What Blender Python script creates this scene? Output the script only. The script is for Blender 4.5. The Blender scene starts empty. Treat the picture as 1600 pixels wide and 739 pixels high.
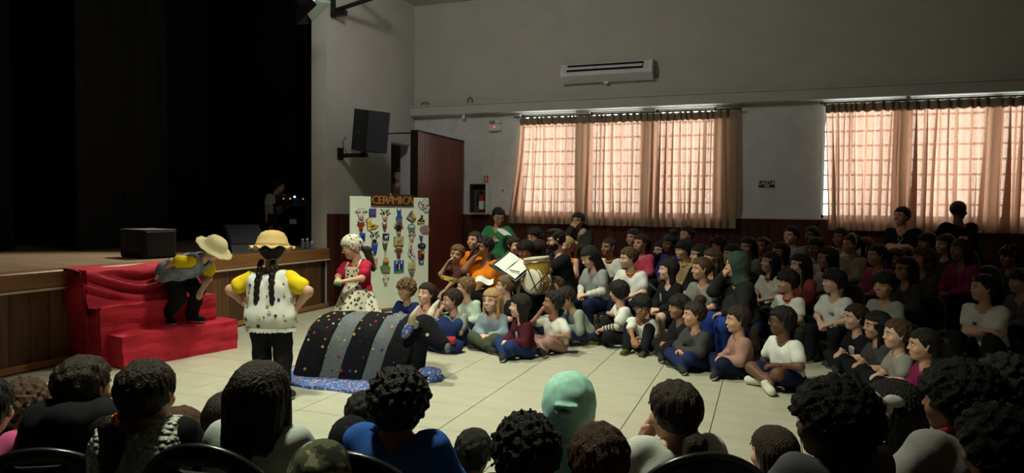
import bpy, math, random
import numpy as np
from mathutils import Matrix, Vector

R = math.radians
rng = random.Random(7)
scene = bpy.context.scene
COL = scene.collection

# ------------------------------------------------------------------ camera
EYE = np.array([0.0, 0.0, 1.5])
FPX = 1071.68
CAM = np.array([[0.93800, -0.02500, 0.34700],
                [0.34650, 0.03200, -0.93740],
                [0.01215, 0.99920, 0.03930]])
def orth(m):
    y = -m[:, 2] / np.linalg.norm(m[:, 2])
    x = m[:, 0] - y * (m[:, 0] @ y); x /= np.linalg.norm(x)
    return np.column_stack([x, np.cross(x, y) * 1.0, -y])
CAM = orth(CAM)
cam_data = bpy.data.cameras.new('camera')
cam_data.sensor_fit = 'HORIZONTAL'
cam_data.sensor_width = 36.0
cam_data.lens = 36.0 * FPX / 1600.0
cam_data.clip_start = 0.05
cam = bpy.data.objects.new('camera', cam_data)
COL.objects.link(cam)
mw = Matrix(CAM.tolist()).to_4x4()
mw.translation = Vector(EYE)
cam.matrix_world = mw
scene.camera = cam

# ------------------------------------------------------------------ world, lights, exposure
world = bpy.data.worlds.new('world'); scene.world = world
world.use_nodes = True
wb = world.node_tree.nodes['Background']
wb.inputs[0].default_value = (0.93, 0.97, 1.0, 1)
wb.inputs[1].default_value = 10.0
scene.view_settings.view_transform = 'Standard'
scene.view_settings.look = 'None'
scene.view_settings.exposure = 0.0
scene.view_settings.gamma = 1.0
scene.view_settings.use_curve_mapping = False
scene.cycles.use_denoising = True
scene.cycles.max_bounces = 8
scene.cycles.transparent_max_bounces = 16
scene.cycles.sample_clamp_indirect = 4.0

def spot(name, loc, aim, power, size_deg, blend, radius, col):
    d = bpy.data.lights.new(name, 'SPOT')
    d.energy = power; d.spot_size = R(size_deg); d.spot_blend = blend
    d.shadow_soft_size = radius; d.color = col
    o = bpy.data.objects.new(name, d); COL.objects.link(o)
    o.location = loc
    o.rotation_euler = (Vector(aim) - Vector(loc)).to_track_quat('-Z', 'Y').to_euler()
    return o
# downlights hung under the hall ceiling over the open floor (the lamps of the rest of the hall are off)
spot('ceiling_downlight', (-2.5, 2.9, 5.05), (-1.9, 4.3, 0), 1000, 83, 0.6, 0.22, (0.97, 1.0, 0.77))
spot('ceiling_downlight', (-3.7, 6.4, 5.05), (-3.5, 6.9, 0), 760, 89, 0.7, 0.22, (0.97, 1.0, 0.77))
# two added fill lights without fittings: one on the upper walls, one weak all-round
spot('upper_wall_fill', (-3.6, 5.8, 4.75), (-3.3, 11.5, 4.9), 150, 122, 0.5, 0.2, (1.0, 0.98, 0.93))
gl = bpy.data.lights.new('hall_fill_light', 'POINT'); gl.energy = 18; gl.shadow_soft_size = 0.2; gl.color = (1.0, 0.97, 0.90)
go = bpy.data.objects.new('hall_fill_light', gl); COL.objects.link(go); go.location = (-3.8, 5.2, 4.75)
# the lit stage spotlight seen at the top edge of the stage opening
spot('stage_lamp', (-6.7, 8.2, 4.5), (-7.2, 4.4, 0.9), 900, 56, 0.7, 0.1, (1.0, 0.93, 0.8))

# ------------------------------------------------------------------ helpers: points
def at(px, py, D):
    c = np.array([(px - 800) / FPX, -(py - 369.5) / FPX, -1.0]) * D
    return CAM @ c + EYE

# ------------------------------------------------------------------ helpers: materials
MATS = {}
def mat(name, col, rough=0.7, var=0.0, scale=20.0, bump=0.0, bscale=200.0, metal=0.0, spec=0.3, emit=0.0, stretch=None):
    if name in MATS: return MATS[name]
    m = bpy.data.materials.new(name); m.use_nodes = True
    nt = m.node_tree; b = nt.nodes['Principled BSDF']
    b.inputs['Base Color'].default_value = (*col, 1)
    b.inputs['Roughness'].default_value = rough
    b.inputs['Metallic'].default_value = metal
    b.inputs['Specular IOR Level'].default_value = spec
    if emit:
        b.inputs['Emission Color'].default_value = (*col, 1)
        b.inputs['Emission Strength'].default_value = emit
    tc = None
    if var or bump:
        tc = nt.nodes.new('ShaderNodeTexCoord')
        src = tc.outputs['Object']
        if stretch:
            mp = nt.nodes.new('ShaderNodeMapping'); mp.inputs['Scale'].default_value = stretch
            nt.links.new(src, mp.inputs[0]); src = mp.outputs[0]
    if var:
        n = nt.nodes.new('ShaderNodeTexNoise'); n.inputs['Scale'].default_value = scale; n.inputs['Detail'].default_value = 4
        nt.links.new(src, n.inputs['Vector'])
        r = nt.nodes.new('ShaderNodeValToRGB')
        r.color_ramp.elements[0].position = 0.3; r.color_ramp.elements[1].position = 0.7
        r.color_ramp.elements[0].color = (*[max(0, c * (1 - var)) for c in col], 1)
        r.color_ramp.elements[1].color = (*[min(1, c * (1 + var)) for c in col], 1)
        nt.links.new(n.outputs['Fac'], r.inputs[0]); nt.links.new(r.outputs[0], b.inputs['Base Color'])
    if bump:
        n2 = nt.nodes.new('ShaderNodeTexNoise'); n2.inputs['Scale'].default_value = bscale
        nt.links.new(src, n2.inputs['Vector'])
        bp = nt.nodes.new('ShaderNodeBump'); bp.inputs['Strength'].default_value = bump; bp.inputs['Distance'].default_value = 0.01
        nt.links.new(n2.outputs['Fac'], bp.inputs['Height']); nt.links.new(bp.outputs[0], b.inputs['Normal'])
    MATS[name] = m
    return m
def fab(col, name=None):
    key = name or 'fabric_%02d_%02d_%02d' % tuple(int(c * 99) for c in col)
    return mat(key, col, 0.9, 0.12, 9, 0.15, 260, spec=0.1)
def dots(name, base, cols, scale=30, size=0.35, rough=0.85):
    """cloth printed with scattered coloured dots (flat print)"""
    if name in MATS: return MATS[name]
    m = mat(name, base, rough, spec=0.1); nt = m.node_tree; b = nt.nodes['Principled BSDF']
    tc = nt.nodes.new('ShaderNodeTexCoord')
    v = nt.nodes.new('ShaderNodeTexVoronoi'); v.inputs['Scale'].default_value = scale
    nt.links.new(tc.outputs['Object'], v.inputs['Vector'])
    lt = nt.nodes.new('ShaderNodeMath'); lt.operation = 'LESS_THAN'; lt.inputs[1].default_value = size
    nt.links.new(v.outputs['Distance'], lt.inputs[0])
    sep = nt.nodes.new('ShaderNodeSeparateColor'); nt.links.new(v.outputs['Color'], sep.inputs[0])
    rp = nt.nodes.new('ShaderNodeValToRGB'); rp.color_ramp.interpolation = 'CONSTANT'
    for i, c in enumerate(cols):
        p = i / len(cols)
        e = rp.color_ramp.elements[i] if i < 2 else rp.color_ramp.elements.new(p)
        e.position = p; e.color = (*c, 1)
    nt.links.new(sep.outputs[0], rp.inputs[0])
    mx = nt.nodes.new('ShaderNodeMix'); mx.data_type = 'RGBA'
    mx.inputs[6].default_value = (*base, 1)
    nt.links.new(rp.outputs[0], mx.inputs[7]); nt.links.new(lt.outputs[0], mx.inputs[0])
    nt.links.new(mx.outputs[2], b.inputs['Base Color'])
    return m
def wood(name, c1, c2, axis='Z', scale=3.0, rough=0.45, spec=0.4):
    if name in MATS: return MATS[name]
    m = bpy.data.materials.new(name); m.use_nodes = True
    nt = m.node_tree; b = nt.nodes['Principled BSDF']
    tc = nt.nodes.new('ShaderNodeTexCoord'); mp = nt.nodes.new('ShaderNodeMapping')
    sc = {'X': (0.6, 9, 9), 'Y': (9, 0.6, 9), 'Z': (9, 9, 0.6)}[axis]
    mp.inputs['Scale'].default_value = sc
    oi = nt.nodes.new('ShaderNodeObjectInfo')
    ad = nt.nodes.new('ShaderNodeVectorMath'); ad.operation = 'ADD'
    cmb = nt.nodes.new('ShaderNodeCombineXYZ')
    ml = nt.nodes.new('ShaderNodeMath'); ml.operation = 'MULTIPLY'; ml.inputs[1].default_value = 31.0
    nt.links.new(oi.outputs['Random'], ml.inputs[0])
    for k in range(3): nt.links.new(ml.outputs[0], cmb.inputs[k])
    nt.links.new(tc.outputs['Object'], ad.inputs[0]); nt.links.new(cmb.outputs[0], ad.inputs[1])
    nt.links.new(ad.outputs[0], mp.inputs[0])
    n = nt.nodes.new('ShaderNodeTexNoise'); n.inputs['Scale'].default_value = scale; n.inputs['Detail'].default_value = 7; n.inputs['Distortion'].default_value = 0.6
    nt.links.new(mp.outputs[0], n.inputs['Vector'])
    r = nt.nodes.new('ShaderNodeValToRGB'); r.color_ramp.elements[0].position = 0.3; r.color_ramp.elements[1].position = 0.72
    r.color_ramp.elements[0].color = (*c1, 1); r.color_ramp.elements[1].color = (*c2, 1)
    nt.links.new(n.outputs['Fac'], r.inputs[0])
    hs = nt.nodes.new('ShaderNodeHueSaturation')
    mr = nt.nodes.new('ShaderNodeMapRange'); mr.inputs[3].default_value = 0.7; mr.inputs[4].default_value = 1.3
    nt.links.new(oi.outputs['Random'], mr.inputs[0]); nt.links.new(mr.outputs[0], hs.inputs['Value'])
    nt.links.new(r.outputs[0], hs.inputs['Color']); nt.links.new(hs.outputs[0], b.inputs['Base Color'])
    b.inputs['Roughness'].default_value = rough; b.inputs['Specular IOR Level'].default_value = spec
    MATS[name] = m
    return m

# ------------------------------------------------------------------ helpers: meshes
def mesh(name, V, Fc, mats, smooth=False, mi=None):
    me = bpy.data.meshes.new(name)
    me.from_pydata([tuple(v) for v in np.asarray(V, float)], [], [tuple(int(i) for i in f) for f in Fc])
    if not isinstance(mats, (list, tuple)): mats = [mats]
    for m in mats: me.materials.append(m)
    if mi is not None: me.polygons.foreach_set('material_index', np.asarray(mi, dtype=np.int32))
    if smooth: me.polygons.foreach_set('use_smooth', np.ones(len(me.polygons), dtype=bool))
    me.update()
    return me
def put(name, me, parent=None, loc=None, rot=None, scale=None, matrix=None):
    o = bpy.data.objects.new(name, me); COL.objects.link(o)
    if parent is not None: o.parent = parent
    if matrix is not None: o.matrix_basis = matrix
    else:
        if loc is not None: o.location = loc
        if rot is not None: o.rotation_euler = rot
        if scale is not None: o.scale = scale
    return o
def empty(name, loc=(0, 0, 0), rz=0.0):
    o = bpy.data.objects.new(name, None); COL.objects.link(o)
    o.location = loc; o.rotation_euler = (0, 0, rz); o.empty_display_size = 0.1
    return o
def tag(o, label, cat, group=None):
    o['label'] = label; o['category'] = cat
    if group: o['group'] = group
    return o
def struct(o, label=None):
    o['kind'] = 'structure'
    if label: o['label'] = label
    return o

class MB:
    """collects simple solids, then becomes one mesh"""
    def __init__(s): s.V = []; s.F = []; s.M = []; s.n = 0
    def add(s, V, F, m=0, mtx=None):
        V = np.asarray(V, float)
        if mtx is not None:
            A = np.array(mtx); V = V @ A[:3, :3].T + A[:3, 3]
        s.V.append(V); s.F += [tuple(i + s.n for i in f) for f in F]; s.M += [m] * len(F); s.n += len(V)
        return s
    def box(s, lo, hi, m=0, mtx=None, bev=0.0):
        x0, y0, z0 = lo; x1, y1, z1 = hi
        V = [(x0, y0, z0), (x1, y0, z0), (x1, y1, z0), (x0, y1, z0), (x0, y0, z1), (x1, y0, z1), (x1, y1, z1), (x0, y1, z1)]
        F = [(3, 2, 1, 0), (4, 5, 6, 7), (0, 1, 5, 4), (1, 2, 6, 5), (2, 3, 7, 6), (3, 0, 4, 7)]
        return s.add(V, F, m, mtx)
    def bbox(s, lo, hi, b, m=0, mtx=None):
        """box with chamfered edges"""
        lo = np.array(lo, float); hi = np.array(hi, float); V = []; idx = {}
        for i in (0, 1):
            for j in (0, 1):
                for k in (0, 1):
                    c = np.array([(lo, hi)[i][0], (lo, hi)[j][1], (lo, hi)[k][2]])
                    sg = np.array([1 - 2 * i, 1 - 2 * j, 1 - 2 * k]) * b
                    for a in range(3):
                        p = c + sg; p[a] = c[a]
                        idx[(i, j, k, a)] = len(V); V.append(p)
        F = []
        for a in range(3):
            u, w = (a + 1) % 3, (a + 2) % 3
            for e in (0, 1):
                q = []
                for (p, r) in ((0, 0), (1, 0), (1, 1), (0, 1)):
                    t = [0, 0, 0]; t[a] = e; t[u] = p; t[w] = r; q.append(idx[(*t, a)])
                F.append(tuple(q if e else q[::-1]))
            for p in (0, 1):
                for r in (0, 1):
                    t0 = [0, 0, 0]; t1 = [0, 0, 0]; t0[a] = 0; t1[a] = 1
                    for t in (t0, t1): t[u] = p; t[w] = r
                    q = (idx[(*t0, u)], idx[(*t1, u)], idx[(*t1, w)], idx[(*t0, w)])
                    F.append(q if (p ^ r) == 0 else q[::-1])
        for i in (0, 1):
            for j in (0, 1):
                for k in (0, 1):
                    q = (idx[(i, j, k, 0)], idx[(i, j, k, 1)], idx[(i, j, k, 2)])
                    F.append(q if (i + j + k) % 2 == 1 else q[::-1])
        return s.add(V, F, m, mtx)
    def tube(s, pts, r, n=8, m=0, cap=True, mtx=None):
        pts = [np.array(p, float) for p in pts]; L = len(pts)
        rr = r if isinstance(r, (list, tuple)) else [r] * L
        V = []; F = []
        t0 = pts[1] - pts[0]
        up = np.array([0, 0, 1.0]) if abs(t0[2]) < 0.9 * np.linalg.norm(t0) else np.array([1.0, 0, 0])
        for i, p in enumerate(pts):
            t = pts[min(i + 1, L - 1)] - pts[max(i - 1, 0)]; t = t / (np.linalg.norm(t) + 1e-9)
            a = np.cross(t, up); a /= np.linalg.norm(a) + 1e-9; b = np.cross(a, t); up = b
            for k in range(n):
                th = 2 * math.pi * k / n
                V.append(p + rr[i] * (math.cos(th) * a + math.sin(th) * b))
        for i in range(L - 1):
            for k in range(n):
                F.append((i * n + k, i * n + (k + 1) % n, (i + 1) * n + (k + 1) % n, (i + 1) * n + k))
        if cap: F += [tuple(range(n))[::-1], tuple(range((L - 1) * n, L * n))]
        return s.add(V, F, m, mtx)
    def lathe(s, prof, n=20, m=0, mtx=None):
        V = []; F = []; L = len(prof)
        for (r, z) in prof:
            for k in range(n):
                th = 2 * math.pi * k / n; V.append((r * math.cos(th), r * math.sin(th), z))
        for i in range(L - 1):
            for k in range(n): F.append((i * n + k, i * n + (k + 1) % n, (i + 1) * n + (k + 1) % n, (i + 1) * n + k))
        F += [tuple(range(n))[::-1], tuple(range((L - 1) * n, L * n))]
        return s.add(V, F, m, mtx)
    def ball(s, c, r, n=10, m=0, mtx=None):
        r = np.array(r if hasattr(r, '__len__') else (r, r, r), float); V = []; F = []; k2 = n // 2 + 1
        for i in range(1, k2):
            ph = math.pi * i / k2
            for k in range(n):
                th = 2 * math.pi * k / n
                V.append(np.array(c) + r * (math.sin(ph) * math.cos(th), math.sin(ph) * math.sin(th), math.cos(ph)))
        a = len(V); V.append(np.array(c) + r * (0, 0, 1)); V.append(np.array(c) - r * (0, 0, 1))
        for i in range(k2 - 2):
            for k in range(n): F.append((i * n + k, (i + 1) * n + k, (i + 1) * n + (k + 1) % n, i * n + (k + 1) % n))
        for k in range(n):
            F.append((a, k, (k + 1) % n)); F.append((a + 1, (k2 - 2) * n + (k + 1) % n, (k2 - 2) * n + k))
        return s.add(V, F, m, mtx)
    def prism(s, poly, y0, y1, m=0, mtx=None):
        """polygon in the x-z plane (counter-clockwise seen from -y) given depth from y0 (front) to y1"""
        n = len(poly)
        V = [(p[0], y0, p[1]) for p in poly] + [(p[0], y1, p[1]) for p in poly]
        F = [tuple(range(n)), tuple(range(n, 2 * n))[::-1]]
        F += [(i, i + n, (i + 1) % n + n, (i + 1) % n) for i in range(n)]
        return s.add(V, F, m, mtx)
    def build(s, name, mats, parent=None, smooth=False, **kw):
        me = mesh(name, np.vstack(s.V), s.F, mats, smooth, s.M if isinstance(mats, (list, tuple)) else None)
        return put(name, me, parent, **kw)
    def mesh(s, name, mats, smooth=False):
        return mesh(name, np.vstack(s.V), s.F, mats, smooth, s.M if isinstance(mats, (list, tuple)) else None)

# ------------------------------------------------------------------ helpers: smooth solids from distance fields
CORN = np.array([(i, j, k) for i in (0, 1) for j in (0, 1) for k in (0, 1)])
EDG = [(a, b) for a in range(8) for b in range(a + 1, 8) if np.abs(CORN[a] - CORN[b]).sum() == 1]
def nets(Fd, o, h):
    S = Fd < 0
    cnt = np.zeros(tuple(np.array(Fd.shape) - 1), np.int8)
    for c in CORN: cnt += S[c[0]:S.shape[0] - 1 + c[0], c[1]:S.shape[1] - 1 + c[1], c[2]:S.shape[2] - 1 + c[2]]
    act = (cnt > 0) & (cnt < 8); I = np.argwhere(act)
    idx = -np.ones(act.shape, np.int64); idx[act] = np.arange(len(I))
    vals = [Fd[I[:, 0] + c[0], I[:, 1] + c[1], I[:, 2] + c[2]] for c in CORN]
    acc = np.zeros((len(I), 3)); n = np.zeros(len(I))
    for a, b in EDG:
        m = (vals[a] < 0) != (vals[b] < 0)
        t = np.where(m, vals[a] / np.where(m, vals[a] - vals[b], 1), 0)
        acc += m[:, None] * (CORN[a] + t[:, None] * (CORN[b] - CORN[a])); n += m
    V = np.asarray(o) + h * (I + acc / n[:, None])
    Q = []
    for ax in range(3):
        s0 = [slice(None)] * 3; s1 = [slice(None)] * 3
        s0[ax] = slice(0, -1); s1[ax] = slice(1, None)
        ch = S[tuple(s0)] != S[tuple(s1)]
        E = np.argwhere(ch); u, w = (ax + 1) % 3, (ax + 2) % 3
        ok = (E[:, u] > 0) & (E[:, w] > 0) & (E[:, u] < Fd.shape[u] - 1) & (E[:, w] < Fd.shape[w] - 1); E = E[ok]
        q = []
        for du, dw in ((-1, -1), (0, -1), (0, 0), (-1, 0)):
            e = E.copy(); e[:, u] += du; e[:, w] += dw
            q.append(idx[e[:, 0], e[:, 1], e[:, 2]])
        q = np.stack(q, 1); ins = S[E[:, 0], E[:, 1], E[:, 2]]
        q[~ins] = q[~ins][:, ::-1]; Q.append(q)
    return V, np.vstack(Q)
class Field:
    def __init__(s, lo, hi, h):
        s.h = h; s.lo = np.asarray(lo, float) - 2 * h; n = np.ceil((np.asarray(hi, float) + 2 * h - s.lo) / h).astype(int) + 1
        s.ax = [(s.lo[i] + h * np.arange(n[i])).astype(np.float32) for i in range(3)]
        s.F = np.full(n, 0.3, np.float32)
    def sl(s, lo, hi):
        a = np.clip(np.floor((np.asarray(lo) - s.lo) / s.h).astype(int), 0, None); b = np.ceil((np.asarray(hi) - s.lo) / s.h).astype(int) + 1
        S = tuple(slice(a[i], max(a[i], b[i])) for i in range(3))
        return S, s.ax[0][S[0]][:, None, None], s.ax[1][S[1]][None, :, None], s.ax[2][S[2]][None, None, :]
    def mix(s, S, d, k, sub=False):
        f = s.F[S]
        if sub:
            t = np.clip(0.5 - 0.5 * (f + d) / k, 0, 1); s.F[S] = f * (1 - t) - d * t + k * t * (1 - t)
        else:
            t = np.clip(0.5 + 0.5 * (d - f) / k, 0, 1); s.F[S] = d * (1 - t) + f * t - k * t * (1 - t)
    def cap(s, a, b, ra, rb, k=0.02, sub=False):
        a = np.asarray(a, float); b = np.asarray(b, float); m = max(ra, rb) + k + 3 * s.h
        S, X, Y, Z = s.sl(np.minimum(a, b) - m, np.maximum(a, b) + m)
        ab = b - a; L = float(ab @ ab) + 1e-9
        x, y, z = X - a[0], Y - a[1], Z - a[2]
        t = np.clip((x * ab[0] + y * ab[1] + z * ab[2]) / L, 0, 1)
        d = np.sqrt((x - t * ab[0]) ** 2 + (y - t * ab[1]) ** 2 + (z - t * ab[2]) ** 2) - (ra + (rb - ra) * t)
        s.mix(S, d.astype(np.float32), k, sub); return s
    def ell(s, c, r, k=0.02, sub=False):
        c = np.asarray(c, float); r = np.asarray(r, float); m = k + 3 * s.h
        S, X, Y, Z = s.sl(c - r - m, c + r + m)
        x, y, z = X - c[0], Y - c[1], Z - c[2]
        k0 = np.sqrt((x / r[0]) ** 2 + (y / r[1]) ** 2 + (z / r[2]) ** 2)
        k1 = np.sqrt((x / r[0] ** 2) ** 2 + (y / r[1] ** 2) ** 2 + (z / r[2] ** 2) ** 2) + 1e-6
        s.mix(S, (k0 * (k0 - 1) / k1).astype(np.float32), k, sub); return s
    def keep(s, p, n):
        """keep the side that n points away from"""
        n = np.asarray(n, float); n = n / np.linalg.norm(n)
        d = (s.ax[0][:, None, None] - p[0]) * n[0] + (s.ax[1][None, :, None] - p[1]) * n[1] + (s.ax[2][None, None, :] - p[2]) * n[2]
        s.F = np.maximum(s.F, d); return s
    def ripple(s, amp, fx, fy, fz, ph=0.0):
        s.F = s.F + amp * (np.sin(fx * s.ax[0] + ph)[:, None, None] * np.sin(fy * s.ax[1] + 2 * ph)[None, :, None] * np.sin(fz * s.ax[2] + 3 * ph)[None, None, :]).astype(np.float32)
        return s
    def out(s): return nets(s.F, s.lo, s.h)
def prims_mesh(prims, h, k=0.02, cuts=(), grow=0.0, rip=0.0, ph=0.0, subs=()):
    A = np.array([np.minimum(p[0], p[1]) - max(p[2], p[3]) - grow for p in prims]).min(0)
    B = np.array([np.maximum(p[0], p[1]) + max(p[2], p[3]) + grow for p in prims]).max(0)
    f = Field(A - 0.01, B + 0.01, h)
    for p in prims: f.cap(p[0], p[1], p[2] + grow, p[3] + grow, k)
    if rip: f.ripple(rip, 38, 33, 45, ph)
    for q in subs: f.cap(q[0], q[1], q[2], q[3], 0.008, True)
    for c in cuts: f.keep(*c)
    return f.out()
# ================================================================== the setting
XA, YB, HC = -6.22, 11.48, 5.25        # wall with the stage, window wall, ceiling height
DECK = 0.885
WIN = [(-4.13, -3.10), (-2.87, -1.97), (-1.76, -0.79), (0.78, 1.78), (1.95, 2.94), (3.08, 4.05)]
WZ0, WZ1 = 1.425, 3.19
m_plaster = mat('plaster_warm_grey', (0.50, 0.49, 0.44), 0.85, 0.05, 3, 0.35, 14)
m_plaster2 = mat('plaster_pale_rough', (0.62, 0.63, 0.62), 0.8, 0.06, 5, 0.9, 9)
m_ceil = mat('ceiling_paint', (0.5, 0.5, 0.48), 0.9, 0.1, 30)
m_grout = mat('grout', (0.22, 0.2, 0.16), 0.9)
m_black = mat('black_cloth', (0.006, 0.006, 0.007), 0.95, spec=0.05)
m_wains = wood('dark_red_wood', (0.045, 0.012, 0.008), (0.10, 0.028, 0.018), 'Z', 2.5, 0.42)
m_stagew = wood('brown_stage_wood', (0.07, 0.030, 0.014), (0.16, 0.075, 0.032), 'Z', 2.5, 0.45)
m_lipw = wood('honey_lip_wood', (0.22, 0.10, 0.035), (0.36, 0.17, 0.06), 'Y', 2.0, 0.4)
m_deckw = wood('worn_deck_wood', (0.24, 0.155, 0.09), (0.46, 0.33, 0.20), 'X', 2.0, 0.55)
m_beige = mat('beige_moulding', (0.62, 0.52, 0.36), 0.6)
m_tile = mat('glazed_floor_tile', (0.50, 0.485, 0.375), 0.33, 0.09, 2.2, 0.0, 90, spec=0.45, stretch=(1, 3, 1))
m_white = mat('white_plastic', (0.75, 0.76, 0.76), 0.45)
m_dark = mat('black_metal', (0.012, 0.012, 0.013), 0.45)
m_chrome = mat('chrome', (0.6, 0.6, 0.6), 0.25, metal=1.0)

# floor with single tiles
fl = MB().box((-6.5, -3.2, -0.2), (7.2, 11.7, -0.012)).build('floor', m_grout)
struct(fl, 'beige tiled hall floor')
T = 0.577; tb = MB().bbox((0, 0, -0.012), (T - 0.006, T - 0.006, 0.0), 0.0015).mesh('tile', m_tile)
tv = []
for k in range(5):
    c = 0.60 * (0.94 + 0.03 * k)
    tv.append(tb.copy()); tv[-1].materials[0] = m_tile
for i in range(-7, 9):
    for j in range(-5, 12):
        x = -2.054 + i * T; y = 4.165 + j * T
        put('tile', tv[(i * 3 + j * 5) % 5], fl, (x, y, rng.uniform(-0.0006, 0)))
# rest of the walls (unseen; dark wood finish put in to cut bounced light)
m_dim = wood('unseen_wall_dark', (0.05, 0.02, 0.012), (0.10, 0.045, 0.025), 'Z', 2.0)
rb = MB().box((7.0, -3.2, 0), (7.2, 11.7, HC)).build('wall_right', m_dim); struct(rb)
rb = MB().box((-14, -3.2, 0), (7.2, -3.0, HC + 1)).build('wall_rear', m_dim); struct(rb)
rb = MB().box((XA - 0.3, -3.2, HC), (7.2, 11.9, HC + 0.2)).build('ceiling', m_ceil); struct(rb, 'grey hall ceiling')
# window wall
w = MB()
w.box((XA - 0.3, YB, 0), (7.2, YB + 0.25, WZ0)); w.box((XA - 0.3, YB, WZ1), (7.2, YB + 0.25, HC))
xs = [XA - 0.3] + [v for p in WIN for v in p] + [7.2]
for a, b in zip(xs[0::2], xs[1::2]): w.box((a, YB, WZ0), (b, YB + 0.25, WZ1))
wall_b = w.build('wall_back', m_plaster2); struct(wall_b, 'rough plastered wall with curtained windows')
up = MB().box((XA, YB - 0.02, 3.40), (7.0, YB, HC)).build('wall_back_upper', m_plaster); struct(up, 'smooth warm grey upper wall')
lg = MB().box((XA, YB - 0.20, 3.205), (7.0, YB, 3.36)).box((XA, YB - 0.22, 3.36), (7.0, YB, 3.385)).build('trim_1', m_plaster); struct(lg, 'plastered ledge running above the curtains')
bd = MB().bbox((0, -0.022, 0.0), (0.172, 0.0, 1.40), 0.004).mesh('board', m_wains)
for i in range(76):
    x = XA + 0.02 + 0.174 * i
    put('board', bd, wall_b, (x, YB, 0))
cp = MB().box((XA, YB - 0.035, 1.40), (7, YB, 1.425)).build('trim_2', m_beige); struct(cp, 'pale cap strip over the wood panelling')
# wall with the doorway (left side), stage opening before it
DY0, DY1, DZ = 10.62, 11.30, 2.67
w = MB()
w.box((XA - 0.27, 8.73, 0), (XA, DY0, HC)); w.box((XA - 0.05, DY1, 0), (XA, YB + 0.2, HC)); w.box((XA - 0.27, DY1, DZ), (XA - 0.05, YB + 0.2, HC)); w.box((XA - 0.27, DY0, DZ), (XA, DY1, HC)); w.box((XA - 0.27, DY0, 0), (XA, DY1, 0.3))
m_pw = mat('plaster_cool_white', (0.60, 0.60, 0.57), 0.85, 0.04, 3, 0.25, 12)
wall_a = w.build('wall_left', m_pw); struct(wall_a, 'pale wall beside the stage opening')
bd2 = MB().bbox((0.0, 0, 0.0), (0.022, 0.172, 1.40), 0.004).mesh('board', m_wains)
y = 8.735
while y < DY0 - 0.17: put('board', bd2, wall_a, (XA, y, 0)); y += 0.174
# room behind the doorway: dark, its floor level with the deck
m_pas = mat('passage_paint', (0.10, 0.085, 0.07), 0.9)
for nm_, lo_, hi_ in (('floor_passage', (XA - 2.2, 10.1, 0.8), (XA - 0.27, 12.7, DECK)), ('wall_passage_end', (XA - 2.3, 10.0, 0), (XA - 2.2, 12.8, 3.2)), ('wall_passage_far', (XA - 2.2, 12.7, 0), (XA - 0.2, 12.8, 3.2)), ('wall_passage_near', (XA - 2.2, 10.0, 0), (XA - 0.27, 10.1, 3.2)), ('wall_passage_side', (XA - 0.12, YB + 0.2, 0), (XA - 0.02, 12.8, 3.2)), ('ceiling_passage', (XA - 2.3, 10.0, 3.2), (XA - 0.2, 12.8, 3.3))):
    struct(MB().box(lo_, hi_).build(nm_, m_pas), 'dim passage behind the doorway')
# stage
w = MB().box((-13.5, -3.0, 0.0), (XA - 0.02, 8.73, DECK - 0.03)).box((-13.5, 8.73, 0.0), (XA - 0.27, 10.0, DECK - 0.03))
st = w.build('wall_stage_base', mat('stage_carcass', (0.03, 0.018, 0.01), 0.9)); struct(st, 'stage base')
bd3 = MB().bbox((-0.02, 0, 0.05), (0.0, 0.186, 0.73), 0.004).mesh('board', m_stagew)
y = 2.4
while y < 8.6: put('board', bd3, st, (XA, y, 0)); y += 0.188
lip = MB().bbox((XA - 0.22, -3, 0.725), (XA + 0.045, 8.76, DECK), 0.012).build('trim_3', m_lipw); struct(lip, 'honey brown wooden edge of the stage')
mo = MB().box((XA, -3, 0.705), (XA + 0.05, 8.76, 0.725)).build('trim_4', m_beige, None); struct(mo, 'pale strip under the stage edge')
bs = MB().box((XA, -3, 0), (XA + 0.035, 8.74, 0.055)).build('baseboard_stage', m_lipw); struct(bs, 'wooden skirting at the foot of the stage')
w = MB(); y = -2.9
while y < 9.9:
    w.bbox((-13.4, y, DECK - 0.03), (XA - 0.2, y + 0.096, DECK - 0.002), 0.003); y += 0.1
dk = w.build('floor_stage', m_deckw); struct(dk, 'worn plank floor of the stage')
w = MB().box((-13.6, -3, 0), (-13.5, 10, 7)).box((-13.6, 9.9, 0), (XA - 0.27, 10.0, 7)).box((-13.6, -3, HC + 0.3), (XA - 0.25, 10, HC + 0.4)).box((XA - 0.3, 8.73, HC), (XA - 0.25, 10, HC + 0.4)).box((XA - 0.3, -3, HC + .15), (XA - 0.25, 8.75, HC + 0.4))
bw = w.build('wall_stage_back', m_black); struct(bw, 'black stage house')
def drape(name, x, y0, y1, z0, z1, amp, wl, label, m):
    n = int((y1 - y0) / wl * 8); V = []; F = []
    for r in range(2):
        for i in range(n + 1):
            y = y0 + (y1 - y0) * i / n
            V.append((x + amp * math.sin(2 * math.pi * i / 8 + 0.7 * math.sin(i * 0.21)), y, (z0, z1)[r]))
    F = [(i, i + 1, n + 2 + i, n + 1 + i) for i in range(n)]
    V2 = [(v[0] - 0.012, v[1], v[2]) for v in V]; o = len(V)
    F += [(o + f[3], o + f[2], o + f[1], o + f[0]) for f in F[:n]]
    me = mesh(name, V + V2, F, m, True)
    return tag(put(name, me), label, 'curtain', 'black stage drapes')
m_bd1 = mat('black_velvet_a', (0.008, 0.008, 0.010), 0.9); m_bd2 = mat('black_velvet_b', (0.016, 0.016, 0.017), 0.9)
drape('stage_drape', -11.6, -2.5, 7.6, DECK, 5.4, 0.05, 0.3, 'wide black backdrop drape at the rear of the stage', m_bd1)
drape('stage_drape', -9.3, 4.3, 6.2, DECK, 5.4, 0.04, 0.24, 'black wing drape hanging left of the bending performer', m_bd1)
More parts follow.
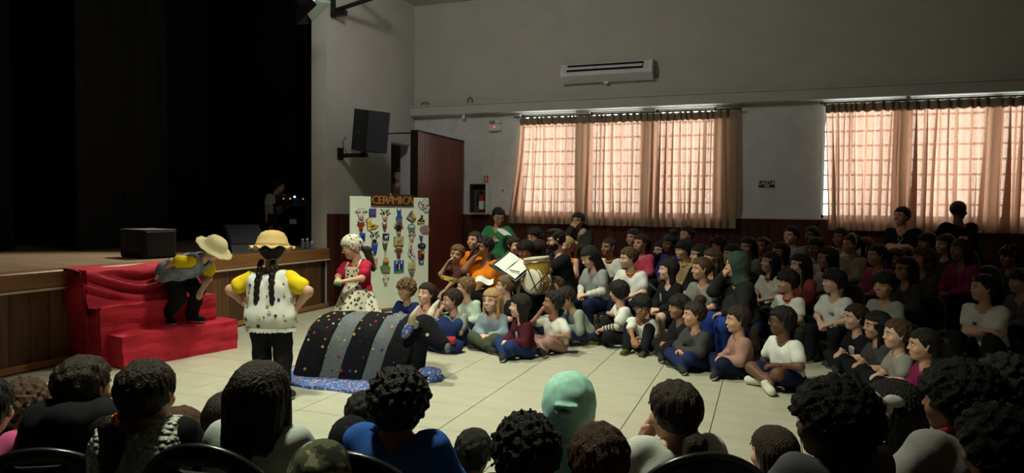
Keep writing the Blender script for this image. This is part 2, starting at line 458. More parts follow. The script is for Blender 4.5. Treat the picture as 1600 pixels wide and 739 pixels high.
drape('stage_drape', -8.6, 6.55, 8.0, DECK, 5.4, 0.03, 0.2, 'charcoal wing drape hanging behind the black box loudspeaker', m_bd2)
drape('stage_drape', -9.6, 8.75, 9.85, DECK, 5.4, 0.04, 0.2, 'black wing drape behind the person standing on stage', m_bd1)

# wood slatted screen before the doorway
SX, SY0, SY1, SZ = -5.2, 9.69, YB - 0.03, 2.72
sc = tag(empty('entrance_screen', (SX, SY0, 0)), 'tall red-brown slatted wooden screen standing before the doorway', 'screen')
MB().box((-0.11, 0, 0), (0.0, SY1 - SY0, SZ)).build('core', mat('screen_core', (0.03, 0.009, 0.006), 0.6), sc)
MB().bbox((-0.115, -0.02, 0), (0.012, 0.0, SZ), 0.004).build('end_post', mat('dark_edge', (0.012, 0.006, 0.004), 0.5), sc)
w = MB(); n = 26; p = (SY1 - SY0 - 0.02) / n
for i in range(n): w.bbox((0.0, 0.01 + i * p, 0.0), (0.014, 0.01 + i * p + p * 0.82, SZ - 0.01), 0.005)
sl = w.build('slats', wood('red_slat_wood', (0.16, 0.035, 0.022), (0.26, 0.06, 0.035), 'Z', 2.5, 0.3, 0.5), sc); sl['kind'] = 'stuff'
MB().box((-0.11, -0.01, SZ), (0.014, SY1 - SY0, SZ + 0.02)).build('top_rail', mat('dark_edge', (0.012, 0.006, 0.004), 0.5), sc)
rod = tag(MB().tube([(XA + 0.1, 9.74, 2.70), (SX - 0.05, 9.74, 2.70)], 0.012, 6).build('brace_rod', m_dark), 'thin black rod bracing the wooden screen to the wall', 'rod')

# windows: frame, glazing bars, single panes
m_frame = mat('window_frame_paint', (0.5, 0.5, 0.48), 0.6)
gm = bpy.data.materials.new('window_glass'); gm.use_nodes = True; nt = gm.node_tree; nt.nodes.remove(nt.nodes['Principled BSDF'])
a_ = nt.nodes.new('ShaderNodeBsdfTransparent'); b_ = nt.nodes.new('ShaderNodeBsdfGlossy'); b_.inputs['Roughness'].default_value = 0.05
x_ = nt.nodes.new('ShaderNodeMixShader'); x_.inputs[0].default_value = 0.07
a_.inputs[0].default_value = (0.93, 0.96, 0.95, 1)
nt.links.new(a_.outputs[0], x_.inputs[1]); nt.links.new(b_.outputs[0], x_.inputs[2]); nt.links.new(x_.outputs[0], nt.nodes['Material Output'].inputs[0])
NC, NR = 5, 8
for i, (a, b) in enumerate(WIN):
    cw = (b - a) / NC; rh = (WZ1 - WZ0) / NR
    fr = MB()
    for (l, h) in (((a, WZ0), (a + 0.04, WZ1)), ((b - 0.04, WZ0), (b, WZ1)), ((a, WZ0), (b, WZ0 + 0.05)), ((a, WZ1 - 0.05), (b, WZ1))):
        fr.box((l[0], YB + 0.10, l[1]), (h[0], YB + 0.16, h[1]))
    f = fr.build('window_%d' % (i + 1), m_frame); struct(f, 'steel window with small panes behind a curtain')
    g = MB()
    for c in range(1, NC): g.box((a + c * cw - 0.012, YB + 0.115, WZ0), (a + c * cw + 0.012, YB + 0.145, WZ1))
    for r in range(1, NR): g.box((a, YB + 0.112, WZ0 + r * rh - 0.014), (b, YB + 0.148, WZ0 + r * rh + 0.014))
    g.build('glazing_bars', m_frame, f)
    pm = MB().box((0.0, 0, 0), (cw - 0.024, 0.004, rh - 0.024)).mesh('pane', gm)
    for c in range(NC):
        for r in range(NR): put('pane', pm, f, (a + c * cw + 0.012, YB + 0.128, WZ0 + r * rh + 0.012))
    pl = bpy.data.lights.new('window_portal', 'AREA'); pl.shape = 'RECTANGLE'; pl.size = b - a; pl.size_y = WZ1 - WZ0
    pl.cycles.is_portal = True
    po = bpy.data.objects.new('window_portal', pl); COL.objects.link(po)
    po.location = ((a + b) / 2, YB + 0.2, (WZ0 + WZ1) / 2); po.rotation_euler = (R(-90), 0, 0)

# curtains
cm = bpy.data.materials.new('curtain_cloth'); cm.use_nodes = True; nt = cm.node_tree; nt.nodes.remove(nt.nodes['Principled BSDF'])
tr = nt.nodes.new('ShaderNodeBsdfTranslucent'); tr.inputs[0].default_value = (0.70, 0.34, 0.21, 1)
df = nt.nodes.new('ShaderNodeBsdfDiffuse'); df.inputs[0].default_value = (0.42, 0.36, 0.26, 1)
tp = nt.nodes.new('ShaderNodeBsdfTransparent'); tp.inputs[0].default_value = (1.0, 0.80, 0.68, 1)
m1 = nt.nodes.new('ShaderNodeMixShader'); m1.inputs[0].default_value = 0.62
m2 = nt.nodes.new('ShaderNodeMixShader'); m2.inputs[0].default_value = 0.06
nt.links.new(tr.outputs[0], m1.inputs[1]); nt.links.new(df.outputs[0], m1.inputs[2])
nt.links.new(m1.outputs[0], m2.inputs[1]); nt.links.new(tp.outputs[0], m2.inputs[2])
nt.links.new(m2.outputs[0], nt.nodes['Material Output'].inputs[0])
m_tape = mat('heading_tape_cloth', (0.30, 0.24, 0.17), 0.95)
def curtain(x0, x1, z0, z1, label, flare=0.0, seed=0):
    r = random.Random(seed); xs = [x0]; 
    while xs[-1] < x1: xs.append(xs[-1] + r.uniform(0.075, 0.15))
    nf = len(xs) - 1; sub = 14; nr = 12; V = []; F = []
    amp = [r.uniform(0.030, 0.055) for _ in range(nf + 1)]; ov = [r.uniform(0.2, 1.0) * 1.1 for _ in range(nf + 1)]
    cols = nf * sub + 1
    for k in range(nr + 1):
        t = k / nr; z = z1 + (z0 - z1) * t
        for i in range(cols):
            q = min(i // sub, nf - 1); u = (i - q * sub) / sub
            wd = xs[q + 1] - xs[q]; ph = 2 * math.pi * u
            o = ov[q] * (0.4 + 0.6 * t)
            x = xs[q] + wd * (u - o * 0.45 * math.sin(ph * 2) * 0.5 - o * 0.35 * math.sin(ph))
            x = x0 + (x - x0) * (x1 - x0) / (xs[-1] - x0)
            f = (x - x0) / (x1 - x0)
            x += flare * (1 - f) ** 3 * t ** 1.3 + 0.012 * math.sin(3 * t + q)
            y = YB - 0.13 + amp[q] * (0.55 + 0.5 * t) * math.sin(ph) + 0.008 * math.sin(5 * t + q * 2.1)
            V.append((x, y, z + (0.012 * math.cos(ph) if k == 0 else 0)))
    for k in range(nr):
        for i in range(cols - 1):
            F.append((k * cols + i, k * cols + i + 1, (k + 1) * cols + i + 1, (k + 1) * cols + i))
    o = put('curtain', mesh('curtain', V, F, cm, True))
    # stitched heading tape: a second, thick layer along the top
    hd_ = [(v[0], v[1] + 0.006, v[2] - d) for d in (0.0, 0.13) for v in V[:cols]]
    put('heading_tape', mesh('heading_tape', hd_, [(i, i + 1, cols + i + 1, cols + i) for i in range(cols - 1)], m_tape, True), o)
    return tag(o, label, 'curtain', 'brown window curtains')
curtain(-4.08, -2.985, 1.26, 3.10, 'beige-brown curtain nearest the fire extinguisher, its lower left edge flaring out', -0.2, 1)
curtain(-2.985, -1.865, 1.25, 3.10, 'beige-brown curtain right behind the woman in the striped sweater', 0, 2)
curtain(-1.865, -0.46, 1.245, 3.10, 'beige-brown curtain just left of the exit sign', 0, 3)
curtain(0.80, 1.865, 1.25, 3.14, 'brown curtain just right of the exit sign', 0.1, 4)
curtain(1.865, 3.0, 1.25, 3.14, 'brown curtain behind the two men standing in dark clothes', 0, 5)
curtain(3.0, 4.3, 1.25, 3.14, 'brown curtain at the right edge of the picture', 0, 6)
for (a, b, z, lb) in ((-4.2, -0.4, 3.115, 'thin dark curtain rod over the left three windows'), (0.72, 4.5, 3.155, 'thin dark curtain rod over the right windows')):
    rd = tag(empty('curtain_rod', (a, YB - 0.13, z)), lb, 'rod')
    MB().tube([(0, 0, 0), (b - a, 0, 0)], 0.012, 8).build('pole', m_dark, rd)
    bk = MB().box((-0.01, 0, -0.01), (0.01, 0.13, 0.01)).mesh('bracket', m_dark)
    for k in range(4): put('bracket', bk, rd, (0.05 + (b - a - 0.1) * k / 3, 0, 0))
# ================================================================== fittings on the walls and on the stage
def text_mesh(name, txt, size, depth, m, parent, matrix):
    cu = bpy.data.curves.new(name, 'FONT'); cu.body = txt; cu.size = size; cu.extrude = depth
    cu.align_x = 'CENTER'; cu.align_y = 'CENTER'; cu.resolution_u = 2; cu.offset = 0.0
    ob = bpy.data.objects.new(name, cu); COL.objects.link(ob)
    me = bpy.data.meshes.new_from_object(ob.evaluated_get(bpy.context.evaluated_depsgraph_get()))
    bpy.data.objects.remove(ob); bpy.data.curves.remove(cu)
    me.materials.clear(); me.materials.append(m)
    return put(name, me, parent, matrix=matrix)
FRONT = Matrix.Rotation(R(90), 4, 'X')      # text facing -Y
# air conditioner
ac = tag(empty('air_conditioner', (-2.55, YB - 0.02, 3.65)), 'long white air conditioner mounted high above the left curtains', 'air conditioner')
prof = [(0, 0.0), (-0.10, 0.0), (-0.235, 0.10), (-0.25, 0.16), (-0.17, 0.30), (-0.12, 0.32), (0, 0.32)]
def xprism(prof, x0, x1):
    n = len(prof); V = [(x0, p[0], p[1]) for p in prof] + [(x1, p[0], p[1]) for p in prof]
    F = [tuple(range(n))[::-1], tuple(range(n, 2 * n))] + [(i, (i + 1) % n, (i + 1) % n + n, i + n) for i in range(n)]
    return V, F
m_acw = mat('ac_casing', (0.70, 0.71, 0.73), 0.4)
MB().add(*xprism(prof, -0.74, 0.74)).build('casing', m_acw, ac)
MB().add(*xprism([(-0.243, 0.165), (-0.256, 0.165), (-0.183, 0.287), (-0.172, 0.287)], -0.66, 0.62)).build('outlet', m_dark, ac)
MB().add(*xprism([(-0.238, 0.20), (-0.252, 0.20), (-0.224, 0.245), (-0.212, 0.245)], -0.66, 0.61)).build('louver', m_acw, ac)
for s in (-1, 1): MB().add(*xprism([(0, -0.005), (-0.105, -0.005), (-0.245, 0.10), (-0.26, 0.165), (-0.175, 0.305), (-0.12, 0.328), (0, 0.328)], *( (0.70, 0.765) if s > 0 else (-0.765, -0.72)))).build('end_cap', m_white, ac)
MB().bbox((-0.05, -0.12, -0.03), (0.03, -0.06, 0.004), 0.005).build('sensor', m_white, ac)
# emergency lamp
em = tag(empty('emergency_lamp', (-4.58, YB, 2.9)), 'white emergency light box with red indicator near the curtain', 'lamp')
MB().bbox((-0.115, -0.08, 0), (0.115, 0, 0.12), 0.008).build('case', m_white, em)
MB().bbox((-0.10, -0.09, 0.125), (-0.02, -0.02, 0.18), 0.01).build('floodlight', mat('grey_plastic', (0.3, 0.3, 0.3), 0.5), em)
MB().bbox((0.02, -0.09, 0.125), (0.11, -0.02, 0.19), 0.01).build('floodlight', m_white, em)
MB().ball((0.0, -0.082, 0.065), 0.008, 8).build('indicator', mat('red_led', (1, 0.05, 0.03), emit=6), em)
# sensors under the ledge
for (x, lb) in ((-5.17, 'small white cylinder fitting under the ledge above the wooden screen'), (1.88, 'small grey cylinder fitting under the ledge above the right curtains')):
    s_ = tag(empty('ledge_fitting', (x, YB - 0.11, 3.205)), lb, 'fitting')
    MB().lathe([(0.028, -0.09), (0.032, -0.085), (0.032, 0.0)], 14).build('body', m_white if x < 0 else mat('grey_plastic', (0.3, 0.3, 0.3)), s_)
    MB().lathe([(0.02, -0.094), (0.022, -0.09), (0.022, -0.088)], 12).build('lens', m_dark, s_)
# cable loops on the ledge
for (x, wd, hh, lb) in ((-5.95, 0.19, 0.07, 'flat black cable arch on the ledge near the corner'), (-5.05, 0.10, 0.12, 'round black cable loop standing on the ledge')):
    pts = [(x - wd / 2 * math.cos(math.pi * k / 12) * (1.25 if hh > .1 and 2 < k < 10 else 1), YB - 0.1, 3.385 + hh * math.sin(math.pi * k / 12)) for k in range(13)]
    tag(MB().tube(pts, 0.008, 6).build('cable_loop', m_dark, smooth=True), lb, 'cable')
# fire extinguisher cabinet
fx = tag(empty('extinguisher_cabinet', (-4.835, YB, 1.43)), 'white open wall cabinet holding the fire extinguisher', 'cabinet')
m_cab = mat('cabinet_paint', (0.66, 0.67, 0.66), 0.5)
w = MB().box((-0.16, -0.02, 0), (0.16, 0, 0.52), 0).box((-0.16, -0.2, 0), (-0.145, 0, 0.52), 0).box((0.145, -0.2, 0), (0.16, 0, 0.52), 0).box((-0.16, -0.2, 0), (0.16, 0, 0.015), 0).box((-0.16, -0.2, 0.505), (0.16, 0, 0.52), 0)
w.build('case', mat('cabinet_inside', (0.10, 0.08, 0.07), 0.7), fx)
MB().bbox((0.15, -0.205, 0.0), (0.172, 0.0, 0.52), 0.003).build('side_panel', m_cab, fx)
MB().bbox((-0.172, -0.205, -0.01), (0.172, -0.0, 0.0), 0.003).build('bottom_panel', m_cab, fx)
ex = tag(empty('fire_extinguisher', (-4.80, YB - 0.1, 1.446)), 'fire extinguisher with white label inside the wall cabinet', 'extinguisher')
MB().lathe([(0.045, 0), (0.055, 0.01), (0.055, 0.24), (0.04, 0.28), (0.018, 0.30), (0.018, 0.33)], 18).build('cylinder', mat('extinguisher_red', (0.3, 0.02, 0.015), 0.4), ex, smooth=True)
MB().lathe([(0.056, 0.05), (0.0565, 0.06), (0.0565, 0.19), (0.056, 0.20)], 18).build('label_band', m_white, ex, smooth=True)
MB().box((-0.015, -0.08, 0.33), (0.015, 0.02, 0.36)).box((-0.01, -0.09, 0.36), (0.01, 0.02, 0.375)).build('valve_handle', m_dark, ex)
MB().tube([(0, 0, 0.33), (-0.07, -0.02, 0.38), (-0.09, -0.02, 0.3), (-0.075, -0.02, 0.12)], 0.009, 6).build('hose', m_dark, ex, smooth=True)
sg = tag(empty('fire_sign', (-4.76, YB - 0.003, 1.99)), 'small red sign above the extinguisher cabinet', 'sign')
MB().box((-0.042, -0.006, 0), (0.042, 0, 0.11)).build('plate', mat('sign_red', (0.62, 0.06, 0.02), 0.5), sg)
MB().box((-0.012, -0.009, 0.03), (0.012, -0.006, 0.09)).box((-0.025, -0.009, 0.02), (0.025, -0.006, 0.028)).build('pictogram', m_white, sg)
so = tag(empty('wall_switch', (-4.43, YB, 1.84)), 'small square wall switch plate right of the cabinet', 'switch')
MB().bbox((-0.045, -0.012, -0.045), (0.045, 0, 0.045), 0.004).build('plate', m_cab, so)
MB().bbox((-0.02, -0.018, -0.025), (0.02, -0.012, 0.025), 0.003).build('rocker', mat('grey_plastic', (0.3, 0.3, 0.3)), so)
# exit sign
es = tag(empty('exit_sign', (-0.01, YB - 0.002, 1.945)), 'small dark exit sign with white lettering on the rough wall', 'sign')
MB().bbox((-0.125, -0.008, -0.062), (0.125, 0, 0.062), 0.002).build('plate', mat('sign_dark_green', (0.01, 0.045, 0.03), 0.5), es)
m_sgw = mat('sign_white', (0.75, 0.78, 0.75), 0.6)
w = MB()
for (l, h) in (((-0.125, -0.062), (0.125, -0.055)), ((-0.125, 0.055), (0.125, 0.062)), ((-0.125, -0.055), (-0.118, 0.055)), ((0.118, -0.055), (0.125, 0.055))): w.box((l[0], -0.0105, l[1]), (h[0], -0.0085, h[1]))
w.build('border', m_sgw, es)
text_mesh('lettering', 'SAÍDA', 0.088, 0.001, m_sgw, es, Matrix.Translation((0, -0.0095, 0.012)) @ FRONT)
MB().prism([(-0.04, -0.036), (0.02, -0.036), (0.02, -0.045), (0.045, -0.031), (0.02, -0.018), (0.02, -0.026), (-0.04, -0.026)], -0.0105, -0.0085).build('arrow', m_sgw, es)
# ---- wall loudspeaker
def yaw(deg): return Matrix.Rotation(R(deg), 4, 'Z')
m_cabn = mat('speaker_cabinet', (0.014, 0.015, 0.018), 0.5, 0.1, 60)
m_grl = mat('speaker_grille', (0.035, 0.040, 0.055), 0.55, 0.3, 300)
sp = tag(empty('wall_loudspeaker', (-5.72, 9.12, 2.30)), 'black loudspeaker tilted on a bracket on the pale wall', 'loudspeaker')
S = Matrix.Translation((0, 0, 0.06)) @ Matrix.Rotation(R(-28), 4, 'Z') @ Matrix.Rotation(R(9), 4, 'Y')
MB().prism([(-0.22, 0), (0.19, 0), (0.19, 0.62), (-0.22, 0.62)], -0.19, 0.19, 0, S).build('cabinet', m_cabn, sp)
MB().bbox((0.19, -0.18, 0.01), (0.215, 0.18, 0.61), 0.006, 0, S).build('grille', m_grl, sp)
MB().box((-0.06, -0.193, 0.28), (0.0, -0.19, 0.29), 0, S).build('logo_plate', mat('grey_plastic', (0.3, 0.3, 0.3)), sp)
w = MB().box((-0.49, -0.13, -0.06), (-0.46, 0.0, 0.12)).box((-0.49, -0.09, -0.03), (-0.0, -0.04, 0.03)).box((-0.09, -0.09, -0.03), (-0.04, -0.04, 0.09))
w.build('wall_bracket', m_dark, sp)
pts = [(-0.34, -0.12, 0.28), (-0.40, -0.12, 0.2), (-0.38, -0.12, 0.1), (-0.44, -0.1, 0.02), (-0.36, -0.1, -0.04), (-0.30, -0.1, 0.0), (-0.36, -0.11, 0.08)]
MB().tube(pts, 0.006, 6).build('cable', m_dark, sp, smooth=True)
# ---- bracket near the ceiling
bk = tag(empty('wall_bracket_arm', (XA, 8.85, 4.35)), 'black triangular steel bracket high on the pale wall', 'bracket')
MB().bbox((0.0, -0.03, 0.0), (0.06, 0.03, 0.62), 0.004).build('wall_bar', m_dark, bk)
MB().tube([(0.03, 0, 0.10), (0.95, 0.05, 0.30)], 0.035, 4).build('lower_arm', m_dark, bk)
MB().tube([(0.03, 0, 0.58), (0.95, 0.05, 0.32)], 0.03, 4).build('upper_arm', m_dark, bk)
MB().bbox((0.0, -0.035, 0.02), (0.26, 0.035, 0.10), 0.004).build('foot_plate', m_dark, bk)
# ---- spotlight hanging in the stage opening
sl = tag(empty('stage_spotlight', tuple(at(470, -6, 8.8))), 'pale stage spotlight with black barn doors at the top edge of the stage opening', 'spotlight')
Q = Matrix.Rotation(R(-35), 4, 'Y') @ Matrix.Rotation(R(20), 4, 'X')
MB().lathe([(0.09, 0.12), (0.12, 0.05), (0.13, -0.12), (0.12, -0.13)], 20, 0, Q).build('housing', m_dark, sl, smooth=True)
m_lens = mat('lit_lens', (0.75, 0.95, 0.88), emit=0.55)
MB().lathe([(0.10, -0.14), (0.115, -0.135), (0.115, -0.13)], 20, 0, Q).build('lens', m_lens, sl)
for k in range(4):
    B = Q @ Matrix.Rotation(R(90 * k), 4, 'Z')
    MB().add([(-0.13, 0.125, -0.12), (0.13, 0.125, -0.12), (0.17, 0.21, -0.27), (-0.17, 0.21, -0.27), (-0.13, 0.132, -0.12), (0.13, 0.132, -0.12), (0.17, 0.217, -0.27), (-0.17, 0.217, -0.27)],
             [(0, 1, 2, 3), (7, 6, 5, 4), (0, 4, 5, 1), (1, 5, 6, 2), (2, 6, 7, 3), (3, 7, 4, 0)], 0, B).build('barn_door', mat('reflector_white', (0.6, 0.72, 0.66), 0.5) if k in (0, 3) else m_dark, sl)
MB().tube([(-0.15, 0, 0), (-0.15, 0, 0.3), (0.15, 0, 0.3), (0.15, 0, 0)], 0.012, 6).tube([(0, 0, 0.3), (0, 0, 0.9)], 0.015, 6).build('yoke', m_dark, sl)
# ---- loudspeakers and things on the deck
bx = tag(empty('subwoofer_box', (-6.86, 6.12, DECK), R(-14)), 'black box loudspeaker standing on the stage behind the bending performer', 'loudspeaker')
MB().bbox((-0.27, -0.19, 0), (0.27, 0.19, 0.33), 0.012).build('cabinet', m_cabn, bx)
MB().bbox((0.27, -0.17, 0.02), (0.285, 0.17, 0.31), 0.004).bbox((-0.25, -0.20, 0.02), (0.25, -0.19, 0.31), 0.004).build('grille', mat('black_grille', (0.012, 0.012, 0.013), 0.7), bx)
MB().box((-0.27, -0.192, 0.318), (0.272, 0.19, 0.333)).build('top_edge', mat('grey_edge', (0.13, 0.13, 0.14), 0.5), bx)
mo = tag(empty('monitor_wedge', (-6.72, 7.55, DECK), R(-30)), 'black wedge floor monitor loudspeaker behind the straw hat', 'loudspeaker')
MB().prism([(-0.26, 0), (0.26, 0), (0.20, 0.10), (-0.10, 0.36), (-0.22, 0.36)], -0.24, 0.24).build('cabinet', m_cabn, mo)
A = Matrix.Translation((0.05, 0, 0.23)) @ Matrix.Rotation(R(40.9), 4, 'Y')
MB().bbox((-0.19, -0.22, 0.0), (0.19, 0.22, 0.012), 0.004, 0, A).build('grille', m_grl, mo)
for i, (px, lb) in enumerate(((473, 'clear plastic bottle on the stage edge, the left one'), (480, 'clear plastic bottle on the stage edge, between two others'), (487, 'small bluish bottle at the right end of the stage edge'))):
    p = at(px, 386, 9.9 + 0.06 * i); h_ = 0.15 if i < 2 else 0.11
    b = tag(empty('water_bottle', (p[0], p[1], DECK)), lb, 'bottle')
    c = (0.10, 0.11, 0.12) if i < 2 else (0.10, 0.16, 0.35)
    MB().lathe([(0.028, 0), (0.031, 0.01), (0.029, 0.05), (0.031, 0.07), (0.031, h_ - 0.05), (0.013, h_ - 0.015), (0.013, h_ - 0.01)], 12).build('body', mat('bottle_%d' % i, c, 0.15, spec=0.6), b, smooth=True)
    MB().lathe([(0.015, h_ - 0.012), (0.015, h_ + 0.01)], 10).build('cap', m_white, b)
TP = at(462, 330, 10.75)
tb_ = tag(empty('sound_table', (TP[0], TP[1], DECK), R(20)), 'dark table with sound gear at the side of the stage', 'table')
MB().bbox((-0.28, -0.24, 0.62), (0.28, 0.24, 0.66), 0.005).build('table_top', m_dark, tb_)
for x in (-0.25, 0.25):
    for y in (-0.21, 0.21): MB().box((x - 0.02, y - 0.02, 0), (x + 0.02, y + 0.02, 0.62)).build('leg', m_dark, tb_)
mx = tag(empty('mixing_desk', (TP[0], TP[1], DECK + 0.66), R(20)), 'small mixing desk with glowing lights on the side-stage table', 'mixer')
MB().prism([(-0.25, 0), (0.25, 0), (0.25, 0.06), (-0.25, 0.14)], -0.2, 0.2).build('case', m_dark, mx)
for k, (x, y, c, e) in enumerate(((0.05, -0.12, (0.25, 0.5, 1.0), 25), (-0.12, -0.1, (1, 0.12, 0.1), 4), (0.18, -0.1, (1, 0.15, 0.12), 4), (-0.02, 0.02, (1, 0.5, 0.1), 3))):
    MB().ball((x, -0.205, 0.08 if k else 0.11), 0.014 if k == 0 else 0.008, 8).build('indicator', mat('led_%d' % k, c, emit=e), mx)
pn = tag(MB().bbox((-0.06, -0.01, 0), (0.06, 0, 0.07), 0.003).build('socket_plate', mat('grey_plastic', (0.3, 0.3, 0.3)), loc=tuple(at(458, 350, 10.2))), 'small pale socket plate on the dark side of the stage', 'socket')

# ================================================================== red steps
m_red = mat('red_nonwoven_cloth', (0.44, 0.022, 0.040), 0.8, 0.22, 6, 0.5, 45, spec=0.15)
ra = tag(empty('red_steps', (-5.36, 5.17, 0), R(-11)), 'three red cloth-covered steps standing against the stage front', 'steps')
def crumple(V, a=0.011, s=12):
    V = np.array(V, float)
    n = np.stack([np.sin(s * V[:, 1] + 2 * V[:, 2] * s + k) * np.sin(s * 1.3 * V[:, 2] - V[:, 1] * s * 0.6 + 1.7 * k) for k in range(3)], 1)
    return V + a * n
def gridbox(lo, hi, st=0.045):
    """box skin finely gridded so that the cloth can crumple"""
    V = []; F = []
    lo = np.array(lo); hi = np.array(hi)
    for ax in range(3):
        u, w_ = (ax + 1) % 3, (ax + 2) % 3
        nu = max(1, int((hi[u] - lo[u]) / st)); nw = max(1, int((hi[w_] - lo[w_]) / st))
        for e in (0, 1):
            b = len(V)
            for i in range(nu + 1):
                for j in range(nw + 1):
                    p = np.zeros(3); p[ax] = (lo, hi)[e][ax]; p[u] = lo[u] + (hi[u] - lo[u]) * i / nu; p[w_] = lo[w_] + (hi[w_] - lo[w_]) * j / nw; V.append(p)
            for i in range(nu):
                for j in range(nw):
                    q = (b + i * (nw + 1) + j, b + (i + 1) * (nw + 1) + j, b + (i + 1) * (nw + 1) + j + 1, b + i * (nw + 1) + j + 1)
                    F.append(q if e else q[::-1])
    return crumple(V), F
MB().add(*gridbox((-0.42, -0.60, 0.0), (0.03, 0.60, 0.30))).build('bottom_step', m_red, ra, smooth=False)
MB().add(*gridbox((-0.62, -0.66, 0.0), (-0.22, 0.52, 0.56))).build('middle_step', m_red, ra)
MB().add(*gridbox((-0.80, -0.68, 0.0), (-0.44, 0.36, 0.87))).build('top_step', m_red, ra)
# swag of loose cloth over the top step, hanging in folds
V = []; F = []; nu, nv = 46, 22
for i in range(nu + 1):
    u = i / nu
    for j in range(nv + 1):
        v = j / nv; y = -0.74 + 1.14 * u
        sag = 0.10 * math.sin(math.pi * u) ** 0.8
        if v < 0.25: x = -0.80 + 0.37 * v / 0.25; z = 0.885 + 0.012 * math.sin(9 * u + 14 * v)
        else:
            t = (v - 0.25) / 0.75
            x = -0.42 + 0.03 * math.sin(math.pi * t) + 0.15 * t ** 2.0
            z = 0.885 - (0.20 + 0.17 * math.sin(math.pi * min(1, 0.25 + 0.75 * u)) ** 0.7) * t
            fold = math.sin(19 * (t + 0.30 * (2 * u - 1.1) ** 2) + 0.6 * math.sin(9 * u)) * (0.45 + 0.55 * math.sin(math.pi * u))
            x += 0.050 * fold * math.sin(math.pi * min(1, t * 1.2)); z -= 0.25 * sag * math.sin(math.pi * t)
        x += 0.004 * math.sin(31 * u + 12 * v)
        V.append((x, y, z))
for i in range(nu):
    for j in range(nv): F.append((i * (nv + 1) + j, i * (nv + 1) + j + 1, (i + 1) * (nv + 1) + j + 1, (i + 1) * (nv + 1) + j))
o_ = len(V); V2 = V + [(v[0] - 0.006, v[1], v[2] - 0.004) for v in V]; F2 = F + [tuple(o_ + k for k in f[::-1]) for f in F]
put('draped_cloth', mesh('draped_cloth', V2, F2, m_red, True), ra)
for s in (-1,):
    V = []; F = []
    for i in range(13):
        for j in range(19):
            u = i / 12; v = j / 18
            V.append((-0.84 + 0.46 * u + 0.10 * v * u, -0.70 - 0.05 * math.sin(math.pi * v) - 0.025 * math.sin(9 * u + 5 * v), 0.89 - v * (0.36 + 0.10 * u)))
    for i in range(12):
        for j in range(18): F.append((i * 19 + j, (i + 1) * 19 + j, (i + 1) * 19 + j + 1, i * 19 + j + 1))
    o_ = len(V); V2 = V + [(v[0], v[1] + 0.008, v[2]) for v in V]
    put('side_drape', mesh('side_drape', V2, F + [tuple(o_ + k for k in f[::-1]) for f in F], m_red, True), ra)

# ================================================================== board with ceramic pieces
B0 = np.array([-5.40, 8.13]); B1 = np.array([-4.80, 9.32]); BW = float(np.linalg.norm(B1 - B0)); BH = 1.66
bang = math.atan2(B1[1] - B0[1], B1[0] - B0[0])
BM = Matrix.Translation((B0[0], B0[1], 0)) @ Matrix.Rotation(bang, 4, 'Z')
bo = tag(empty('display_board', (B0[0], B0[1], 0), bang), 'large white display board standing upright behind the apron girl', 'board')
m_bw = mat('board_white', (0.80, 0.86, 0.72), 0.5, 0.02, 4)
MB().bbox((0, 0.0, 0.045), (BW, 0.03, BH), 0.004).build('panel', m_bw, bo)
MB().bbox((-0.01, -0.012, 0.012), (BW + 0.01, 0.045, 0.045), 0.004).build('bottom_rail', m_lipw, bo)
for x in (0.18, BW - 0.18): MB().box((x - 0.025, 0.03, 0), (x + 0.025, 0.07, 1.3)).tube([(x, 0.06, 1.2), (x, 0.42, 0.01)], 0.02, 6).build('rear_leg', m_lipw, bo)
def bpos(zx, zy):
    """board-local (u, v) of a point read off an enlarged view of the board"""
    px, py = 540 + zx / 3.89, 300 + zy / 3.89
    c = CAM @ np.array([(px - 800) / FPX, -(py - 369.5) / FPX, -1.0])
    d = (B1 - B0) / BW; nrm = np.array([d[1], -d[0]])
    t = (nrm @ B0) / (nrm @ c[:2]); p = EYE + c * t
    return float((p[:2] - B0) @ d), float(p[2])
def ell2(cx, cz, rx, rz, n=16, a0=0.0): return [(cx + rx * math.cos(2 * math.pi * k / n + a0), cz + rz * math.sin(2 * math.pi * k / n + a0)) for k in range(n)]
def cer(col):
    return mat('glaze_%02d_%02d_%02d' % tuple(int(c * 99) for c in col), col, 0.3, 0.12, 40, spec=0.5)
WHT, BLK, PNK, BLU, RED_, BRN, YEL, GRY, GRN, ORG, NVY = (0.72, 0.72, 0.66), (0.015, 0.015, 0.018), (0.70, 0.30, 0.32), (0.03, 0.10, 0.42), (0.42, 0.05, 0.03), (0.22, 0.08, 0.03), (0.68, 0.45, 0.05), (0.16, 0.14, 0.12), (0.12, 0.26, 0.10), (0.6, 0.2, 0.05), (0.015, 0.025, 0.12)
def sign_piece(name, zx, zy, zw, zh, label, parts, cat='ceramic'):
    u, v = bpos(zx, zy); u1, _ = bpos(zx + zw / 2, zy); u0, _ = bpos(zx - zw / 2, zy); _, v1 = bpos(zx, zy - zh / 2); _, v0 = bpos(zx, zy + zh / 2)
    W_, H_ = u1 - u0, v1 - v0
    loc = BM @ Vector((u, -0.001, v))
    o = tag(empty(name, loc, bang), label, cat, 'ceramic pieces on the board')
    if parts[0][0] in ('face', 'body'):     # dark painted rim around the main shape
        pl = [(p[0] * 1.09 * W_ / 2, p[1] * 1.07 * H_ / 2) for p in parts[0][1]]
        MB().prism(pl, -0.008, 0.0).build('rim', cer((0.035, 0.03, 0.028)), o)
    for (pn_, poly, layer, col) in parts:
        pl = [(p[0] * W_ / 2, p[1] * H_ / 2) for p in poly]
        th = 0.012 + 0.005 * layer
        MB().prism(pl, -th, 0.0 if layer == 0 else -0.010).build(pn_, cer(col), o)
    return o
